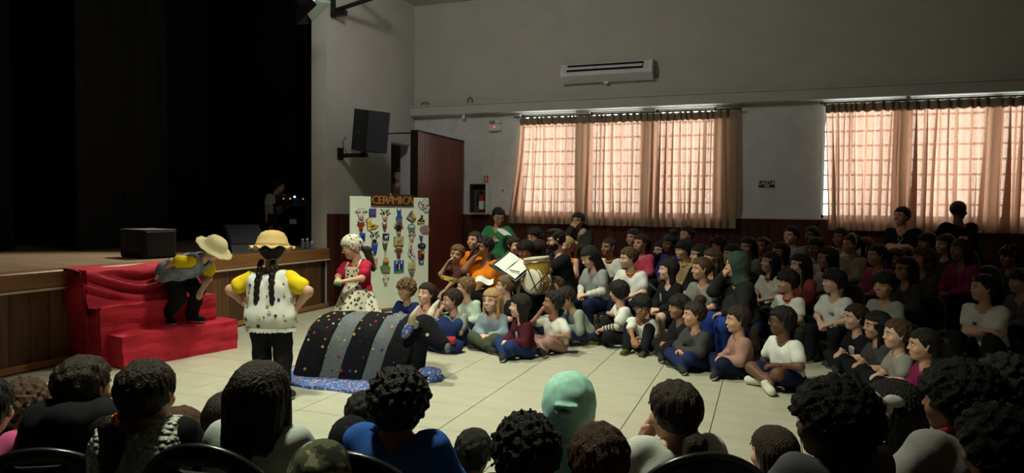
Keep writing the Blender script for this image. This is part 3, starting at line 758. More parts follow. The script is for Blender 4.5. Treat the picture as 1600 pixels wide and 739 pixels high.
def horns(col, w=0.55, z=0.55):
    r = []
    for s in (-1, 1):
        p = [(s * 0.35, z), (s * w, z), (s * (w + 0.3), z + 0.45), (s * (w - 0.08), z + 0.25)]
        r.append(('horn', p if s > 0 else p[::-1], 0, col))
    return r
def ears(col, z=0.35, w=0.95): return [('ear', ell2(s * (w - 0.22), z, 0.30, 0.17, 10), 0, col) for s in (-1, 1)] + [('inner_ear', ell2(s * (w - 0.20), z - 0.02, 0.17, 0.08, 8), 1, (0.30, 0.16, 0.14)) for s in (-1, 1)]
def eyes(col=BLK, z=0.2, x=0.3, r=0.09): return [('eye', ell2(s * x, z, r, r * 0.9, 8), 2, col) for s in (-1, 1)]
def cowface(base, muz, spot=None, hc=GRY, horn=True, ear=None):
    p = [('face', [(-0.30, -0.95), (0.30, -0.95), (0.42, -0.5), (0.55, 0.2), (0.5, 0.6), (0.2, 0.72), (-0.2, 0.72), (-0.5, 0.6), (-0.55, 0.2), (-0.42, -0.5)], 0, base)]
    p += [('muzzle', ell2(0, -0.66, 0.42, 0.28, 14), 1, muz)] + eyes() + ears(ear or base)
    p += [('nostril', ell2(s * 0.15, -0.66, 0.06, 0.07, 6), 2, BLK) for s in (-1, 1)]
    if horn: p += horns(hc)
    if spot: p += [('spot', ell2(-0.3, 0.25, 0.2, 0.3, 10), 1, spot), ('spot', ell2(0.22, 0.5, 0.18, 0.16, 10), 1, spot), ('spot', ell2(0.36, -0.1, 0.12, 0.16, 8), 1, spot)]
    return p
def mask(base, c2, ear=None):
    p = [('face', [(0, -1), (0.45, -0.5), (0.7, 0.35), (0.75, 1.0), (0.4, 0.62), (-0.4, 0.62), (-0.75, 1.0), (-0.7, 0.35), (-0.45, -0.5)], 0, base)]
    return p + eyes(c2, 0.15, 0.3, 0.12) + [('nose', ell2(0, -0.45, 0.2, 0.16, 8), 1, c2)]
def sq(a=1.0, b=1.0): return [(-a, -b), (a, -b), (a, b), (-a, b)]
def critter(col, x=0, z=0, s=1.0, layer=1):
    P = lambda q: [(x + s * a, z + s * b) for a, b in q]
    r = [('body_relief', P([(-0.5, -0.15), (0.35, -0.15), (0.4, 0.2), (-0.5, 0.25)]), layer, col), ('head_relief', P([(0.3, 0.05), (0.75, 0.2), (0.7, 0.45), (0.45, 0.55), (0.3, 0.25)]), layer, col)]
    for a in (-0.48, -0.25, 0.1, 0.28): r.append(('leg_relief', P([(a, -0.7), (a + 0.12, -0.7), (a + 0.12, -0.12), (a, -0.12)]), layer, col))
    return r
def tilep(bg, fg, edge=None):
    return [('plate', sq(), 0, edge or bg), ('field', sq(0.84, 0.84), 1, bg)] + critter(fg, 0, 0.0, 0.95, 2)
def blob(c1, c2, seed):
    r = random.Random(seed); pl = [(math.cos(t) * r.uniform(0.72, 1.0), math.sin(t) * r.uniform(0.72, 1.0)) for t in [2 * math.pi * k / 11 for k in range(11)]]
    return [('body', pl, 0, c1), ('patch', ell2(0.1, -0.2, 0.5, 0.4, 10), 1, c2), ('patch', ell2(-0.25, 0.4, 0.3, 0.22, 8), 1, c2)]
def spotty(n, seed, base=WHT):
    r = random.Random(seed)
    return [('body', [(-0.9, 0.1), (-0.6, -0.4), (-0.1, -0.55), (0.2, -1), (0.7, -0.8), (0.95, -0.2), (0.6, 0.3), (0.45, 0.8), (0.05, 1.0), (-0.2, 0.6), (-0.7, 0.7)], 0, base)] + [('spot', ell2(r.uniform(-0.55, 0.55), r.uniform(-0.5, 0.6), 0.12, 0.11, 8), 1, BLK) for _ in range(n)]
def standing(c1, c2): return [('body', [(-0.5, -1), (0.6, -1), (0.75, -0.2), (0.45, 0.2), (0.4, 0.55), (0.5, 1.0), (0.2, 0.72), (-0.2, 0.72), (-0.5, 1.0), (-0.45, 0.5), (-0.35, 0.1), (-0.7, -0.3)], 0, c1), ('base_patch', [(-0.6, -1), (0.65, -1), (0.7, -0.4), (-0.55, -0.45)], 1, c2)] + eyes(BLK, 0.5, 0.16, 0.07)
PIECES = [
 ('cow_mask', 93, 130, 76, 80, 'white cow head with pinkish muzzle, upper left of the board', cowface(WHT, PNK, None, GRY, False)),
 ('ceramic_tile', 162, 125, 42, 48, 'square blue tile with red cow left of the lettered sign end', tilep(BLU, RED_, NVY)),
 ('cow_mask', 238, 138, 64, 72, 'white cow head with black spots and wide pink muzzle', cowface(WHT, PNK, BLK, GRY, True)),
 ('bull_figure', 323, 145, 50, 86, 'blue standing bull figure below the lettered sign', standing(BLU, GRY)),
 ('ceramic_shape', 398, 150, 60, 72, 'grey and yellow folded ceramic shape', [('body', [(-0.9, -0.3), (0.2, -1), (0.9, -0.4), (0.6, 0.2), (0.1, 1.0), (-0.3, 0.6)], 0, GRY), ('patch', [(0.15, -0.2), (0.85, -0.35), (0.55, 0.15), (0.12, 0.8)], 1, YEL), ('patch', [(-0.8, -0.3), (0.15, -0.85), (0.1, -0.25), (-0.4, 0.05)], 1, (0.42, 0.32, 0.28))]),
 ('cow_figure', 475, 85, 72, 80, 'white leaping cow with black spots at the upper right corner', spotty(8, 3)),
 ('bull_mask', 92, 208, 48, 62, 'dark red bull head under the white cow head', cowface(RED_, (0.3, 0.03, 0.02), None, BLK)),
 ('cat_figure', 160, 196, 76, 76, 'yellow striped animal with upright tail', [('body', [(-0.7, -0.8), (0.5, -0.7), (0.95, -0.2), (0.4, 0.0), (-0.1, 0.1), (-0.2, 0.7), (-0.6, 0.95), (-0.95, 0.6), (-0.8, 0.0)], 0, YEL), ('stripe', ell2(0.0, -0.4, 0.4, 0.07, 8), 1, BRN), ('stripe', ell2(0.1, -0.2, 0.4, 0.06, 8), 1, BRN), ('paw', ell2(-0.5, -0.75, 0.25, 0.14, 8), 1, WHT), ('head_patch', ell2(-0.6, 0.6, 0.22, 0.2, 8), 1, WHT)]),
 ('striped_mask', 236, 213, 36, 56, 'small pointed mask striped red and blue', mask(RED_, BLU) + [('stripe', sq(0.62, 0.09), 1, BLU), ('stripe', [(-0.66, 0.33), (0.66, 0.33), (0.66, 0.5), (-0.66, 0.5)], 1, ORG)]),
 ('cow_mask', 321, 226, 54, 70, 'black cow head with pink muzzle and reddish horns', cowface(BLK, PNK, None, RED_)),
 ('round_plaque', 398, 215, 46, 46, 'round blue and white plaque', [('disc', ell2(0, 0, 1, 1, 20), 0, (0.12, 0.25, 0.38)), ('sky', ell2(0, 0.25, 0.7, 0.35, 14), 1, WHT), ('meadow', ell2(0, -0.5, 0.6, 0.2, 12), 1, GRN)]),
 ('cow_figure', 457, 167, 46, 52, 'small black and yellow sitting animal near the right edge', [('body', [(-0.9, -0.9), (0.8, -0.9), (0.9, -0.2), (0.4, 0.0), (0.5, 0.8), (0.1, 1), (-0.1, 0.3), (-0.7, -0.2)], 0, BLK), ('stripe', [(-0.85, -0.9), (0.8, -0.9), (0.8, -0.55), (-0.85, -0.55)], 1, YEL), ('spot', ell2(0.1, -0.2, 0.3, 0.15, 8), 1, YEL), ('spot', ell2(0.25, 0.5, 0.15, 0.15, 8), 1, ORG)]),
 ('cow_figure', 480, 230, 60, 58, 'pinkish grey rounded animal at the right edge', blob((0.36, 0.26, 0.25), (0.32, 0.22, 0.22), 5) + [('horn', ell2(-0.5, 1.0, 0.25, 0.2, 8), 0, WHT)]),
 ('cow_mask', 173, 273, 60, 72, 'white cow head with black muzzle and dark horns', cowface(WHT, BLK, BLK, BLK)),
 ('ceramic_tile', 243, 271, 38, 38, 'small blue tile with white cow', tilep(NVY, WHT)),
 ('ceramic_tile', 320, 299, 58, 56, 'pale tile with an orange deer', tilep((0.55, 0.5, 0.3), ORG, GRN)),
 ('cow_mask', 400, 270, 48, 62, 'white cow head with one dark cheek and pink nose', cowface(WHT, PNK, GRY, BRN)),
 ('pointed_mask', 457, 282, 26, 42, 'tiny blue pointed mask near the right edge', mask(BLU, NVY)),
 ('pointed_mask', 175, 347, 48, 82, 'large bright blue mask with pointed ears', mask((0.02, 0.09, 0.50), NVY)),
 ('pointed_mask', 238, 330, 38, 56, 'grey-brown pointed mask below the small blue tile', mask(GRY, BLK)),
 ('slim_figure', 393, 328, 22, 42, 'slim red and white upright figure', [('body', [(-0.8, -1), (0.8, -1), (0.6, 0.2), (0.9, 1.0), (0.3, 0.4), (-0.6, 0.9), (-0.6, 0.2)], 0, WHT), ('dress', [(-0.1, -0.8), (0.6, -0.8), (0.4, 0.3), (0.0, 0.3)], 1, RED_)]),
 ('oval_plaque', 461, 327, 48, 40, 'dark blue oval plaque near the right edge', [('disc', ell2(0, 0, 1, 0.9, 18, 0.3), 0, NVY), ('relief', ell2(0.1, 0.1, 0.5, 0.35, 12), 1, GRY)]),
 ('bull_mask', 320, 368, 48, 70, 'brown bull head with curved brown horns', cowface(BRN, (0.12, 0.04, 0.02), None, BRN)),
 ('cow_figure', 399, 382, 46, 74, 'white animal covered in small black spots', spotty(10, 8)),
 ('ceramic_tile', 457, 380, 36, 52, 'upright tile in red, yellow and black', [('plate', sq(), 0, BLK), ('field', [(-0.85, -0.85), (0, -0.85), (0, 0.85), (-0.85, 0.85)], 1, RED_), ('field', [(0.05, 0.1), (0.85, 0.1), (0.85, 0.85), (0.05, 0.85)], 1, YEL), ('figure', ell2(0.1, -0.25, 0.4, 0.5, 8), 2, BLK)]),
 ('dressed_figure', 242, 398, 42, 72, 'figure with yellow dress and red hem', [('body', [(-0.8, -1), (0.9, -1), (0.5, 0.0), (0.3, 0.3), (0.4, 1.0), (0.1, 0.6), (-0.3, 0.95), (-0.3, 0.3), (-0.4, 0.0)], 0, WHT), ('dress', [(-0.7, -0.7), (0.8, -0.7), (0.45, 0.05), (-0.35, 0.05)], 1, YEL), ('hem', [(-0.75, -0.95), (0.85, -0.95), (0.8, -0.7), (-0.7, -0.7)], 1, RED_)]),
 ('pig_plaque', 173, 430, 40, 62, 'pale pink pig plaque with yellow ears', [('plate', sq(0.95, 0.95), 0, (0.6, 0.42, 0.33)), ('face', ell2(0, 0.1, 0.7, 0.6, 14), 1, PNK), ('snout', ell2(0, -0.05, 0.35, 0.22, 10), 2, (0.7, 0.4, 0.38)), ('ear', ell2(-0.5, 0.7, 0.25, 0.2, 8), 1, YEL), ('ear', ell2(0.5, 0.7, 0.25, 0.2, 8), 1, YEL)] + eyes(BLK, 0.35, 0.3, 0.08)),
 ('ceramic_tile', 457, 424, 28, 24, 'tiny blue tile lowest at the right edge', tilep(BLU, WHT, NVY)),
 ('horse_figure', 400, 447, 46, 40, 'small yellow horse plaque', [('plate', sq(0.98, 0.98), 0, (0.55, 0.55, 0.35))] + critter(YEL, 0, 0.1, 1.1, 1)),
 ('ceramic_tile', 322, 451, 58, 70, 'blue tile with a black and white cow face', [('plate', sq(), 0, BLU), ('face', [(-0.3, -0.8), (0.3, -0.8), (0.6, 0.1), (0.3, 0.5), (-0.3, 0.5), (-0.6, 0.1)], 1, BLK), ('blaze', [(-0.12, -0.6), (0.12, -0.6), (0.1, 0.45), (-0.1, 0.45)], 2, WHT), ('horn', ell2(-0.5, 0.65, 0.12, 0.25, 8), 1, WHT), ('horn', ell2(0.5, 0.65, 0.12, 0.25, 8), 1, WHT), ('grass', ell2(0, -0.85, 0.8, 0.12, 10), 1, GRN)]),
 ('ceramic_shape', 240, 466, 60, 54, 'green and brown animal with a flat head', [('body', [(-0.6, -0.9), (0.8, -0.9), (0.95, 0.2), (0.3, 0.9), (-0.9, 0.6), (-0.95, 0.2)], 0, GRN), ('patch', [(-0.5, -0.8), (0.75, -0.8), (0.85, -0.1), (-0.4, -0.2)], 1, (0.34, 0.2, 0.14))]),
 ('cat_mask', 400, 492, 46, 50, 'grey cat face with upright ears just above the curly-haired boy', mask((0.30, 0.28, 0.24), BLK)),
 ('cow_mask', 242, 534, 42, 64, 'plain white animal mask, lowest on the board', cowface(WHT, (0.6, 0.5, 0.45), None, WHT, True)),
 ('ceramic_tile', 100, 272, 34, 46, 'blue tile half hidden behind the white headscarf', tilep(BLU, NVY)),
]
for p in PIECES: sign_piece(p[0], p[1], p[2], p[3], p[4], p[5], p[6])
# lettered sign
u0, v0 = bpos(152, 84); u1, v1 = bpos(410, 18)
sgn = tag(empty('lettered_sign', BM @ Vector(((u0 + u1) / 2, -0.001, (v0 + v1) / 2)), bang), 'brown sign with carved orange-brown capital letters at the top of the board', 'sign')
m_sgb = mat('sign_dark_clay', (0.045, 0.02, 0.012), 0.6, 0.2, 20)
MB().bbox((-(u1 - u0) / 2, -0.018, -(v1 - v0) / 2), ((u1 - u0) / 2, 0, (v1 - v0) / 2), 0.003).build('plate', m_sgb, sgn)
m_let = mat('letter_clay', (0.42, 0.19, 0.05), 0.5, 0.2, 30)
word = 'CERÂMICA'; sp_ = (u1 - u0) * 0.94 / 8.0
for i, ch in enumerate(word):
    x = -(u1 - u0) * 0.47 + sp_ * (i + 0.5)
    sc_ = Matrix.Diagonal((1.15, 1, 1, 1)) if ch != 'I' else Matrix.Diagonal((1.3, 1, 1, 1))
    t_ = text_mesh('letter', ch, (v1 - v0) * 0.98, 0.004, m_let, sgn, Matrix.Translation((x, -0.022, -0.005 if ch != 'Â' else 0.004)) @ FRONT @ sc_)
# ================================================================== people: templates in unit-head space (forward +Y, crown at z = +0.5, chin at -0.5)
def head_field(h=0.03):
    f = Field((-0.5, -0.6, -0.75), (0.5, 0.6, 0.6), h)
    f.ell((0, -0.05, 0.11), (0.365, 0.43, 0.40), 0.03)
    f.ell((0, 0.07, -0.20), (0.275, 0.30, 0.29), 0.12)
    f.ell((0, 0.22, -0.40), (0.11, 0.12, 0.09), 0.10)
    for s in (-1, 1):
        f.ell((s * 0.17, 0.24, -0.14), (0.12, 0.12, 0.11), 0.08)
        f.cap((s * 0.06, 0.355, 0.085), (s * 0.22, 0.30, 0.09), 0.035, 0.03, 0.05)
    f.cap((0, -0.06, -0.2), (0, -0.10, -0.72), 0.185, 0.19, 0.08)
    for s in (-1, 1): f.ell((s * 0.15, 0.42, 0.005), (0.075, 0.07, 0.05), 0.05, True)
    f.cap((0, 0.36, 0.04), (0, 0.425, -0.11), 0.03, 0.045, 0.04)
    f.ell((0, 0.42, -0.125), (0.075, 0.045, 0.04), 0.03)
    f.cap((-0.085, 0.335, -0.265), (0.085, 0.335, -0.265), 0.035, 0.035, 0.04)
    f.cap((-0.06, 0.33, -0.315), (0.06, 0.33, -0.315), 0.035, 0.035, 0.03)
    for s in (-1, 1):
        f.cap((s * 0.385, -0.04, 0.05), (s * 0.365, 0.0, -0.12), 0.045, 0.03, 0.03)
    return f.out()
HEAD = head_field(0.032); HEAD_HI = head_field(0.024)
def hair_cut(f, fringe=0.0, nape=-0.34, cover=0.0):
    """remove the hair over the face: brow line above, temple and sideburn line at the side, nape below"""
    X, Y, Z = f.ax[0][:, None, None], f.ax[1][None, :, None], f.ax[2][None, None, :]
    zf = 0.27 - fringe - 0.35 * X * X + 0.02 * np.sin(23 * X + 1) + 0.018 * np.sin(41 * X)
    ys = np.interp(f.ax[2], [-0.6, -0.25, -0.12, 0.02, 0.12, 0.30], [-0.14, -0.10, -0.02, 0.09, 0.17, 0.26])[None, None, :] * (1 - cover) + 0.10 * cover
    d = np.maximum(np.minimum(zf - Z, Y - ys), nape - Z)
    f.F = np.maximum(f.F, np.broadcast_to(d, f.F.shape).astype(np.float32))
def shell(f, g=0.05, k=0.03):
    f.ell((0, -0.06, 0.12), (0.365 + g, 0.43 + g, 0.40 + g), k)
def strands(f, amp, n=24, seed=0.0):
    X, Y, Z = f.ax[0][:, None, None], f.ax[1][None, :, None] + 0.1, f.ax[2][None, None, :]
    az = np.arctan2(X, Y); r_ = np.sqrt(X * X + Y * Y)
    ph = n * az + 2.2 * np.sin(5 * Z + 2 * az + seed) + 1.3 * np.sin(3 * az + seed)
    f.F = (f.F + amp * (np.sin(ph) + 0.6 * np.sin(1.7 * ph + 1 + seed)) * np.clip(r_ * 3, 0, 1)).astype(np.float32)
def parting(f, x0=0.0, d=0.045):
    X, Y, Z = f.ax[0][:, None, None], f.ax[1][None, :, None], f.ax[2][None, None, :]
    f.F = (f.F + d * np.exp(-((X - x0) / 0.045) ** 2) * (Z > 0.2) * np.clip((Y + 0.3) * 3, 0, 1)).astype(np.float32)
def hair(kind, h=0.035):
    lo, hi = (-0.8, -1.1, -1.7), (0.8, 0.7, 0.95)
    f = Field(lo, hi, h)
    if kind == 'buzz': shell(f, 0.02); hair_cut(f, 0.02, -0.25)
    elif kind == 'short': shell(f, 0.06); strands(f, 0.007, 33); f.ripple(0.03, 23, 19, 17); hair_cut(f, 0.0, -0.30)
    elif kind == 'mop': shell(f, 0.09); strands(f, 0.011, 30, 1.0); f.ripple(0.03, 17, 21, 15, 0.5); hair_cut(f, 0.12, -0.38)
    elif kind == 'quiff': shell(f, 0.05); f.ell((0, 0.18, 0.46), (0.30, 0.22, 0.13), 0.08); f.ripple(0.03, 21, 13, 12, 0.9); hair_cut(f, 0.05, -0.28)
    elif kind == 'curly':
        shell(f, 0.13); f.ripple(0.06, 22, 24, 23, 0.3); f.ripple(0.03, 37, 33, 39, 0.8); hair_cut(f, 0.10, -0.36)
    elif kind == 'afro':
        f.ell((0, -0.10, 0.12), (0.60, 0.60, 0.56), 0.03); f.ripple(0.05, 24, 25, 23, 0.3); f.ripple(0.03, 41, 37, 39, 0.8); hair_cut(f, 0.06, -0.45)
    elif kind == 'bob':
        shell(f, 0.06)
        for s in (-1, 0, 1): f.cap((s * 0.26, -0.22 + 0.06 * abs(s), 0.05), (s * 0.30, -0.20 + 0.05 * abs(s), -0.62), 0.19, 0.14, 0.10)
        strands(f, 0.010, 33, 2.0); parting(f, 0.08); hair_cut(f, 0.05, -0.75, 1.0); 
    elif kind in ('long', 'longer'):
        shell(f, 0.07); e = -1.05 if kind == 'long' else -1.45
        for s in (-1, 0, 1): f.cap((s * 0.24, -0.24, 0.05), (s * 0.30, -0.38, e), 0.22, 0.14, 0.10)
        for s in (-1, 1): f.cap((s * 0.38, -0.02, 0.1), (s * 0.40, 0.02, e * 0.75), 0.09, 0.08, 0.06)
        strands(f, 0.011, 34, 3.0); parting(f, 0.0)
        X, Y, Z = f.ax[0][:, None, None], f.ax[1][None, :, None], f.ax[2][None, None, :]
        d = np.minimum(0.25 - 0.35 * X * X - Z, Y - 0.08 + 0 * X); d = np.where((np.abs(X) > 0.33) & (Z < 0.1), -1, d)
        f.F = np.maximum(f.F, np.broadcast_to(d, f.F.shape).astype(np.float32))
    elif kind == 'fullcurl':
        shell(f, 0.12)
        for s in (-1, 0, 1): f.cap((s * 0.32, -0.2, 0.05), (s * 0.46, -0.2, -0.75), 0.24, 0.22, 0.10)
        f.ripple(0.05, 19, 20, 17, 0.3); f.ripple(0.03, 33, 31, 35, 0.8)
        X, Y, Z = f.ax[0][:, None, None], f.ax[1][None, :, None], f.ax[2][None, None, :]
        d = np.minimum(0.24 - 0.3 * X * X - Z, Y - 0.10 + 0 * X); d = np.where((np.abs(X) > 0.34) & (Z < 0.1) & (Y < 0.16), -1, d)
        f.F = np.maximum(f.F, np.broadcast_to(d, f.F.shape).astype(np.float32))
    elif kind == 'pony':
        shell(f, 0.045); strands(f, 0.008); hair_cut(f, 0.02, -0.34)
        f.cap((0, -0.46, 0.18), (0, -0.66, 0.10), 0.10, 0.14, 0.05); f.cap((0, -0.66, 0.10), (0.03, -0.68, -0.75), 0.15, 0.06, 0.06)
    elif kind == 'lowpony':
        shell(f, 0.065); strands(f, 0.009, 33, 4.0); parting(f, -0.06, 0.03); hair_cut(f, 0.03, -0.42)
        f.cap((0, -0.44, -0.22), (-0.12, -0.62, -0.35), 0.10, 0.17, 0.05); f.cap((-0.12, -0.62, -0.35), (-0.22, -0.60, -1.25), 0.20, 0.12, 0.06)
        f.ripple(0.02, 25, 25, 14)
    elif kind == 'bun':
        shell(f, 0.06); f.ripple(0.02, 27, 25, 23); hair_cut(f, 0.02, -0.34); f.ell((0, -0.26, 0.60), (0.25, 0.25, 0.22), 0.05)
    elif kind in ('hood', 'hoodpeak'):
        f.ell((0, -0.07, 0.10), (0.47, 0.54, 0.50), 0.03); f.cap((0, -0.16, -0.15), (0, -0.20, -0.62), 0.42, 0.40, 0.15)
        if kind == 'hoodpeak': f.ell((0, -0.60, 0.14), (0.20, 0.07, 0.05), 0.05); f.ell((-0.04, -0.60, 0.02), (0.13, 0.07, 0.05), 0.05); f.ell((0.0, -0.60, 0.08), (0.16, 0.06, 0.02), 0.02, True)
        f.cap((-0.3, -0.25, -0.66), (0.3, -0.25, -0.66), 0.22, 0.22, 0.12)
        f.ripple(0.014, 11, 13, 15, 0.4)
        f.ell((0, 0.62, -0.10), (0.30, 0.50, 0.43), 0.05, True)
    elif kind == 'beanie': shell(f, 0.07); f.ripple(0.01, 40, 5, 5); hair_cut(f, -0.02, -0.2)
    elif kind == 'scarf':
        shell(f, 0.075); hair_cut(f, 0.04, -0.40); f.ripple(0.012, 13, 11, 14)
        f.cap((0, -0.48, -0.28), (0.05, -0.72, -0.55), 0.10, 0.14, 0.06)
    V, Q = f.out(); return V, Q
HAIR = {}
def hair_mesh(kind):
    if kind not in HAIR:
        h = 0.026
        V, Q = hair(kind, h); HAIR[kind] = mesh('hair_' + kind, V, Q, mat('hair_black', (0.012, 0.009, 0.008)), True)
    return HAIR[kind]
def hairmat(name, col):
    if name in MATS: return MATS[name]
    m = mat(name, col, 0.48, 0.6, 7, 0.8, 9, spec=0.3, stretch=(6, 6, 0.5)); return m
HC = {'k': hairmat('hair_black_', (0.010, 0.008, 0.007)), 'd': hairmat('hair_dark_brown', (0.028, 0.016, 0.010)), 'b': hairmat('hair_brown', (0.075, 0.038, 0.020)),
      'l': hairmat('hair_light_brown', (0.17, 0.095, 0.045)), 'y': hairmat('hair_blonde', (0.42, 0.26, 0.11))}
def skinm(n, c): return mat(n, c, 0.55, 0.06, 6, spec=0.35)
SK = {'a': skinm('skin_fair', (0.68, 0.42, 0.31)), 'b': skinm('skin_tan', (0.55, 0.31, 0.205)), 'c': skinm('skin_brown', (0.30, 0.145, 0.085)), 'd': skinm('skin_dark', (0.13, 0.060, 0.036))}
# hands: wrist at origin, fingers along +Y, palm facing -Z, thumb on the -X side for the right hand
def hand_field(curl):
    f = Field((-0.75, -0.3, -0.7), (0.6, 1.15, 0.4), 0.045)
    for x in (-0.16, -0.05, 0.06, 0.16): f.cap((x * 0.8, 0.02, 0), (x * 1.15, 0.42, 0), 0.115, 0.10, 0.06)
    for x, L in ((-0.19, 0.44), (-0.065, 0.50), (0.065, 0.46), (0.185, 0.36)):
        p = np.array([x * 1.1, 0.44, 0.0]); a = R(curl * 0.35)
        for sg, r0, r1 in ((0.46, 0.075, 0.068), (0.30, 0.068, 0.062), (0.24, 0.062, 0.05)):
            q = p + L * sg * np.array([x * 0.25, math.cos(a), -math.sin(a)])
            f.cap(p, q, r0, r1, 0.012); p = q; a += R(curl)
    b = np.array([-0.20, 0.14, -0.03]); c = b + (-0.17, 0.17, -0.07); d = c + (-0.06, 0.17, -0.05 - 0.001 * curl)
    f.cap(b, c, 0.10, 0.08, 0.05); f.cap(c, d, 0.075, 0.058, 0.02)
    f.cap((0, -0.2, 0), (0, 0.1, 0), 0.13, 0.14, 0.06)
    return f.out()
HANDS = {'flat': hand_field(8), 'relax': hand_field(34), 'grip': hand_field(72)}
# shoe: heel at -Y, toe at +Y, sole on z = 0, ankle over the origin
def shoe_mesh(m1, m2):
    f = Field((-0.07, -0.10, -0.01), (0.07, 0.20, 0.12), 0.009)
    f.cap((0, -0.035, 0.035), (0.004, 0.12, 0.030), 0.036, 0.038, 0.02); f.cap((0, -0.03, 0.05), (0, -0.02, 0.085), 0.036, 0.034, 0.02); f.cap((0, 0.0, 0.055), (0, 0.09, 0.04), 0.03, 0.03, 0.03)
    f.keep((0, 0, 0.0), (0, 0, -1)); f.keep((0, 0, 0.10), (0, 0, 1))
    V, Q = f.out(); zc = V[Q].mean(1)[:, 2]
    return mesh('shoe', V, Q, [m1, m2], True, (zc < 0.022).astype(int))
SHOES = {}
def shoe(col, sole=(0.6, 0.58, 0.52)):
    k = (col, sole)
    if k not in SHOES: SHOES[k] = shoe_mesh(fab(col), mat('sole_%02d' % int(sole[0] * 99), sole, 0.7))
    return SHOES[k]
# facial features shared by everyone
m_eyew = mat('eye_white', (0.75, 0.72, 0.68), 0.3); m_iris = mat('eye_dark', (0.012, 0.008, 0.006), 0.2); m_lip = mat('lips', (0.34, 0.10, 0.085), 0.5); m_teeth = mat('teeth', (0.75, 0.72, 0.65), 0.3)
EYE_ME = MB().ball((0, 0, 0), (0.058, 0.046, 0.031), 12, 0).ball((0, 0.028, 0.0), (0.031, 0.024, 0.029), 10, 1).mesh('eye', [m_eyew, m_iris], True)
BROW_ME = MB().tube([(-0.085, -0.015, -0.012), (-0.02, 0.015, 0.012), (0.05, 0.005, 0.012), (0.09, -0.03, -0.01)], [0.008, 0.016, 0.016, 0.008], 6).mesh('eyebrow', HC['d'], True)
MOUTH_ME = MB().ball((0, 0, 0.010), (0.085, 0.03, 0.020), 12).ball((0, 0, -0.018), (0.075, 0.032, 0.022), 12).mesh('lips', m_lip, True)
SMILE_ME = MB().tube([(-0.12, -0.035, 0.03), (-0.05, 0.0, -0.02), (0.05, 0.0, -0.02), (0.12, -0.035, 0.03)], [0.012, 0.03, 0.03, 0.012], 8, 0).tube([(-0.09, -0.01, 0.025), (-0.04, 0.018, -0.005), (0.04, 0.018, -0.005), (0.09, -0.01, 0.025)], [0.006, 0.016, 0.016, 0.006], 6, 1).mesh('lips', [m_lip, m_teeth], True)
GLASS_ME = MB()
for s in (-1, 1):
    GLASS_ME.tube([(s * 0.16 + 0.10 * math.cos(2 * math.pi * k / 14), 0.41, 0.0 + 0.085 * math.sin(2 * math.pi * k / 14)) for k in range(15)], 0.012, 5)
    GLASS_ME.tube([(s * 0.25, 0.40, 0.02), (s * 0.39, 0.1, 0.03), (s * 0.40, -0.03, 0.02)], 0.01, 5)
GLASS_ME.tube([(-0.06, 0.41, 0.01), (0.06, 0.41, 0.01)], 0.01, 5)
GLASS_ME = GLASS_ME.mesh('glasses', m_dark, True)

def nrm(v): v = np.asarray(v, float); return v / (np.linalg.norm(v) + 1e-9)
def ik(a, t, L1, L2, pole):
    a = np.asarray(a, float); t = np.asarray(t, float); d = t - a; L = np.linalg.norm(d)
    mx = (L1 + L2) * 0.995
    if L > mx: t = a + d / L * mx; d = t - a; L = mx
    if L < abs(L1 - L2) + 0.03: d = nrm(d) * (abs(L1 - L2) + 0.03); t = a + d; L = np.linalg.norm(d)
    x = (L1 * L1 - L2 * L2 + L * L) / (2 * L); hgt = math.sqrt(max(0, L1 * L1 - x * x))
    u = d / L; p = np.asarray(pole, float); p = nrm(p - u * (p @ u))
    return a + u * x + p * hgt, t
def frame(y, z):
    """matrix whose +Y runs along y and whose +Z is close to z"""
    y = nrm(y); z = np.asarray(z, float); z = nrm(z - y * (z @ y)); x = np.cross(y, z)
    return np.column_stack([x, y, z])
def m4(Rm, t, s=1.0):
    M = np.eye(4); M[:3, :3] = np.asarray(Rm) * s; M[:3, 3] = t; return Matrix(M.tolist())
STAGE_PT = np.array([-3.6, 5.3])
PEOPLE = []
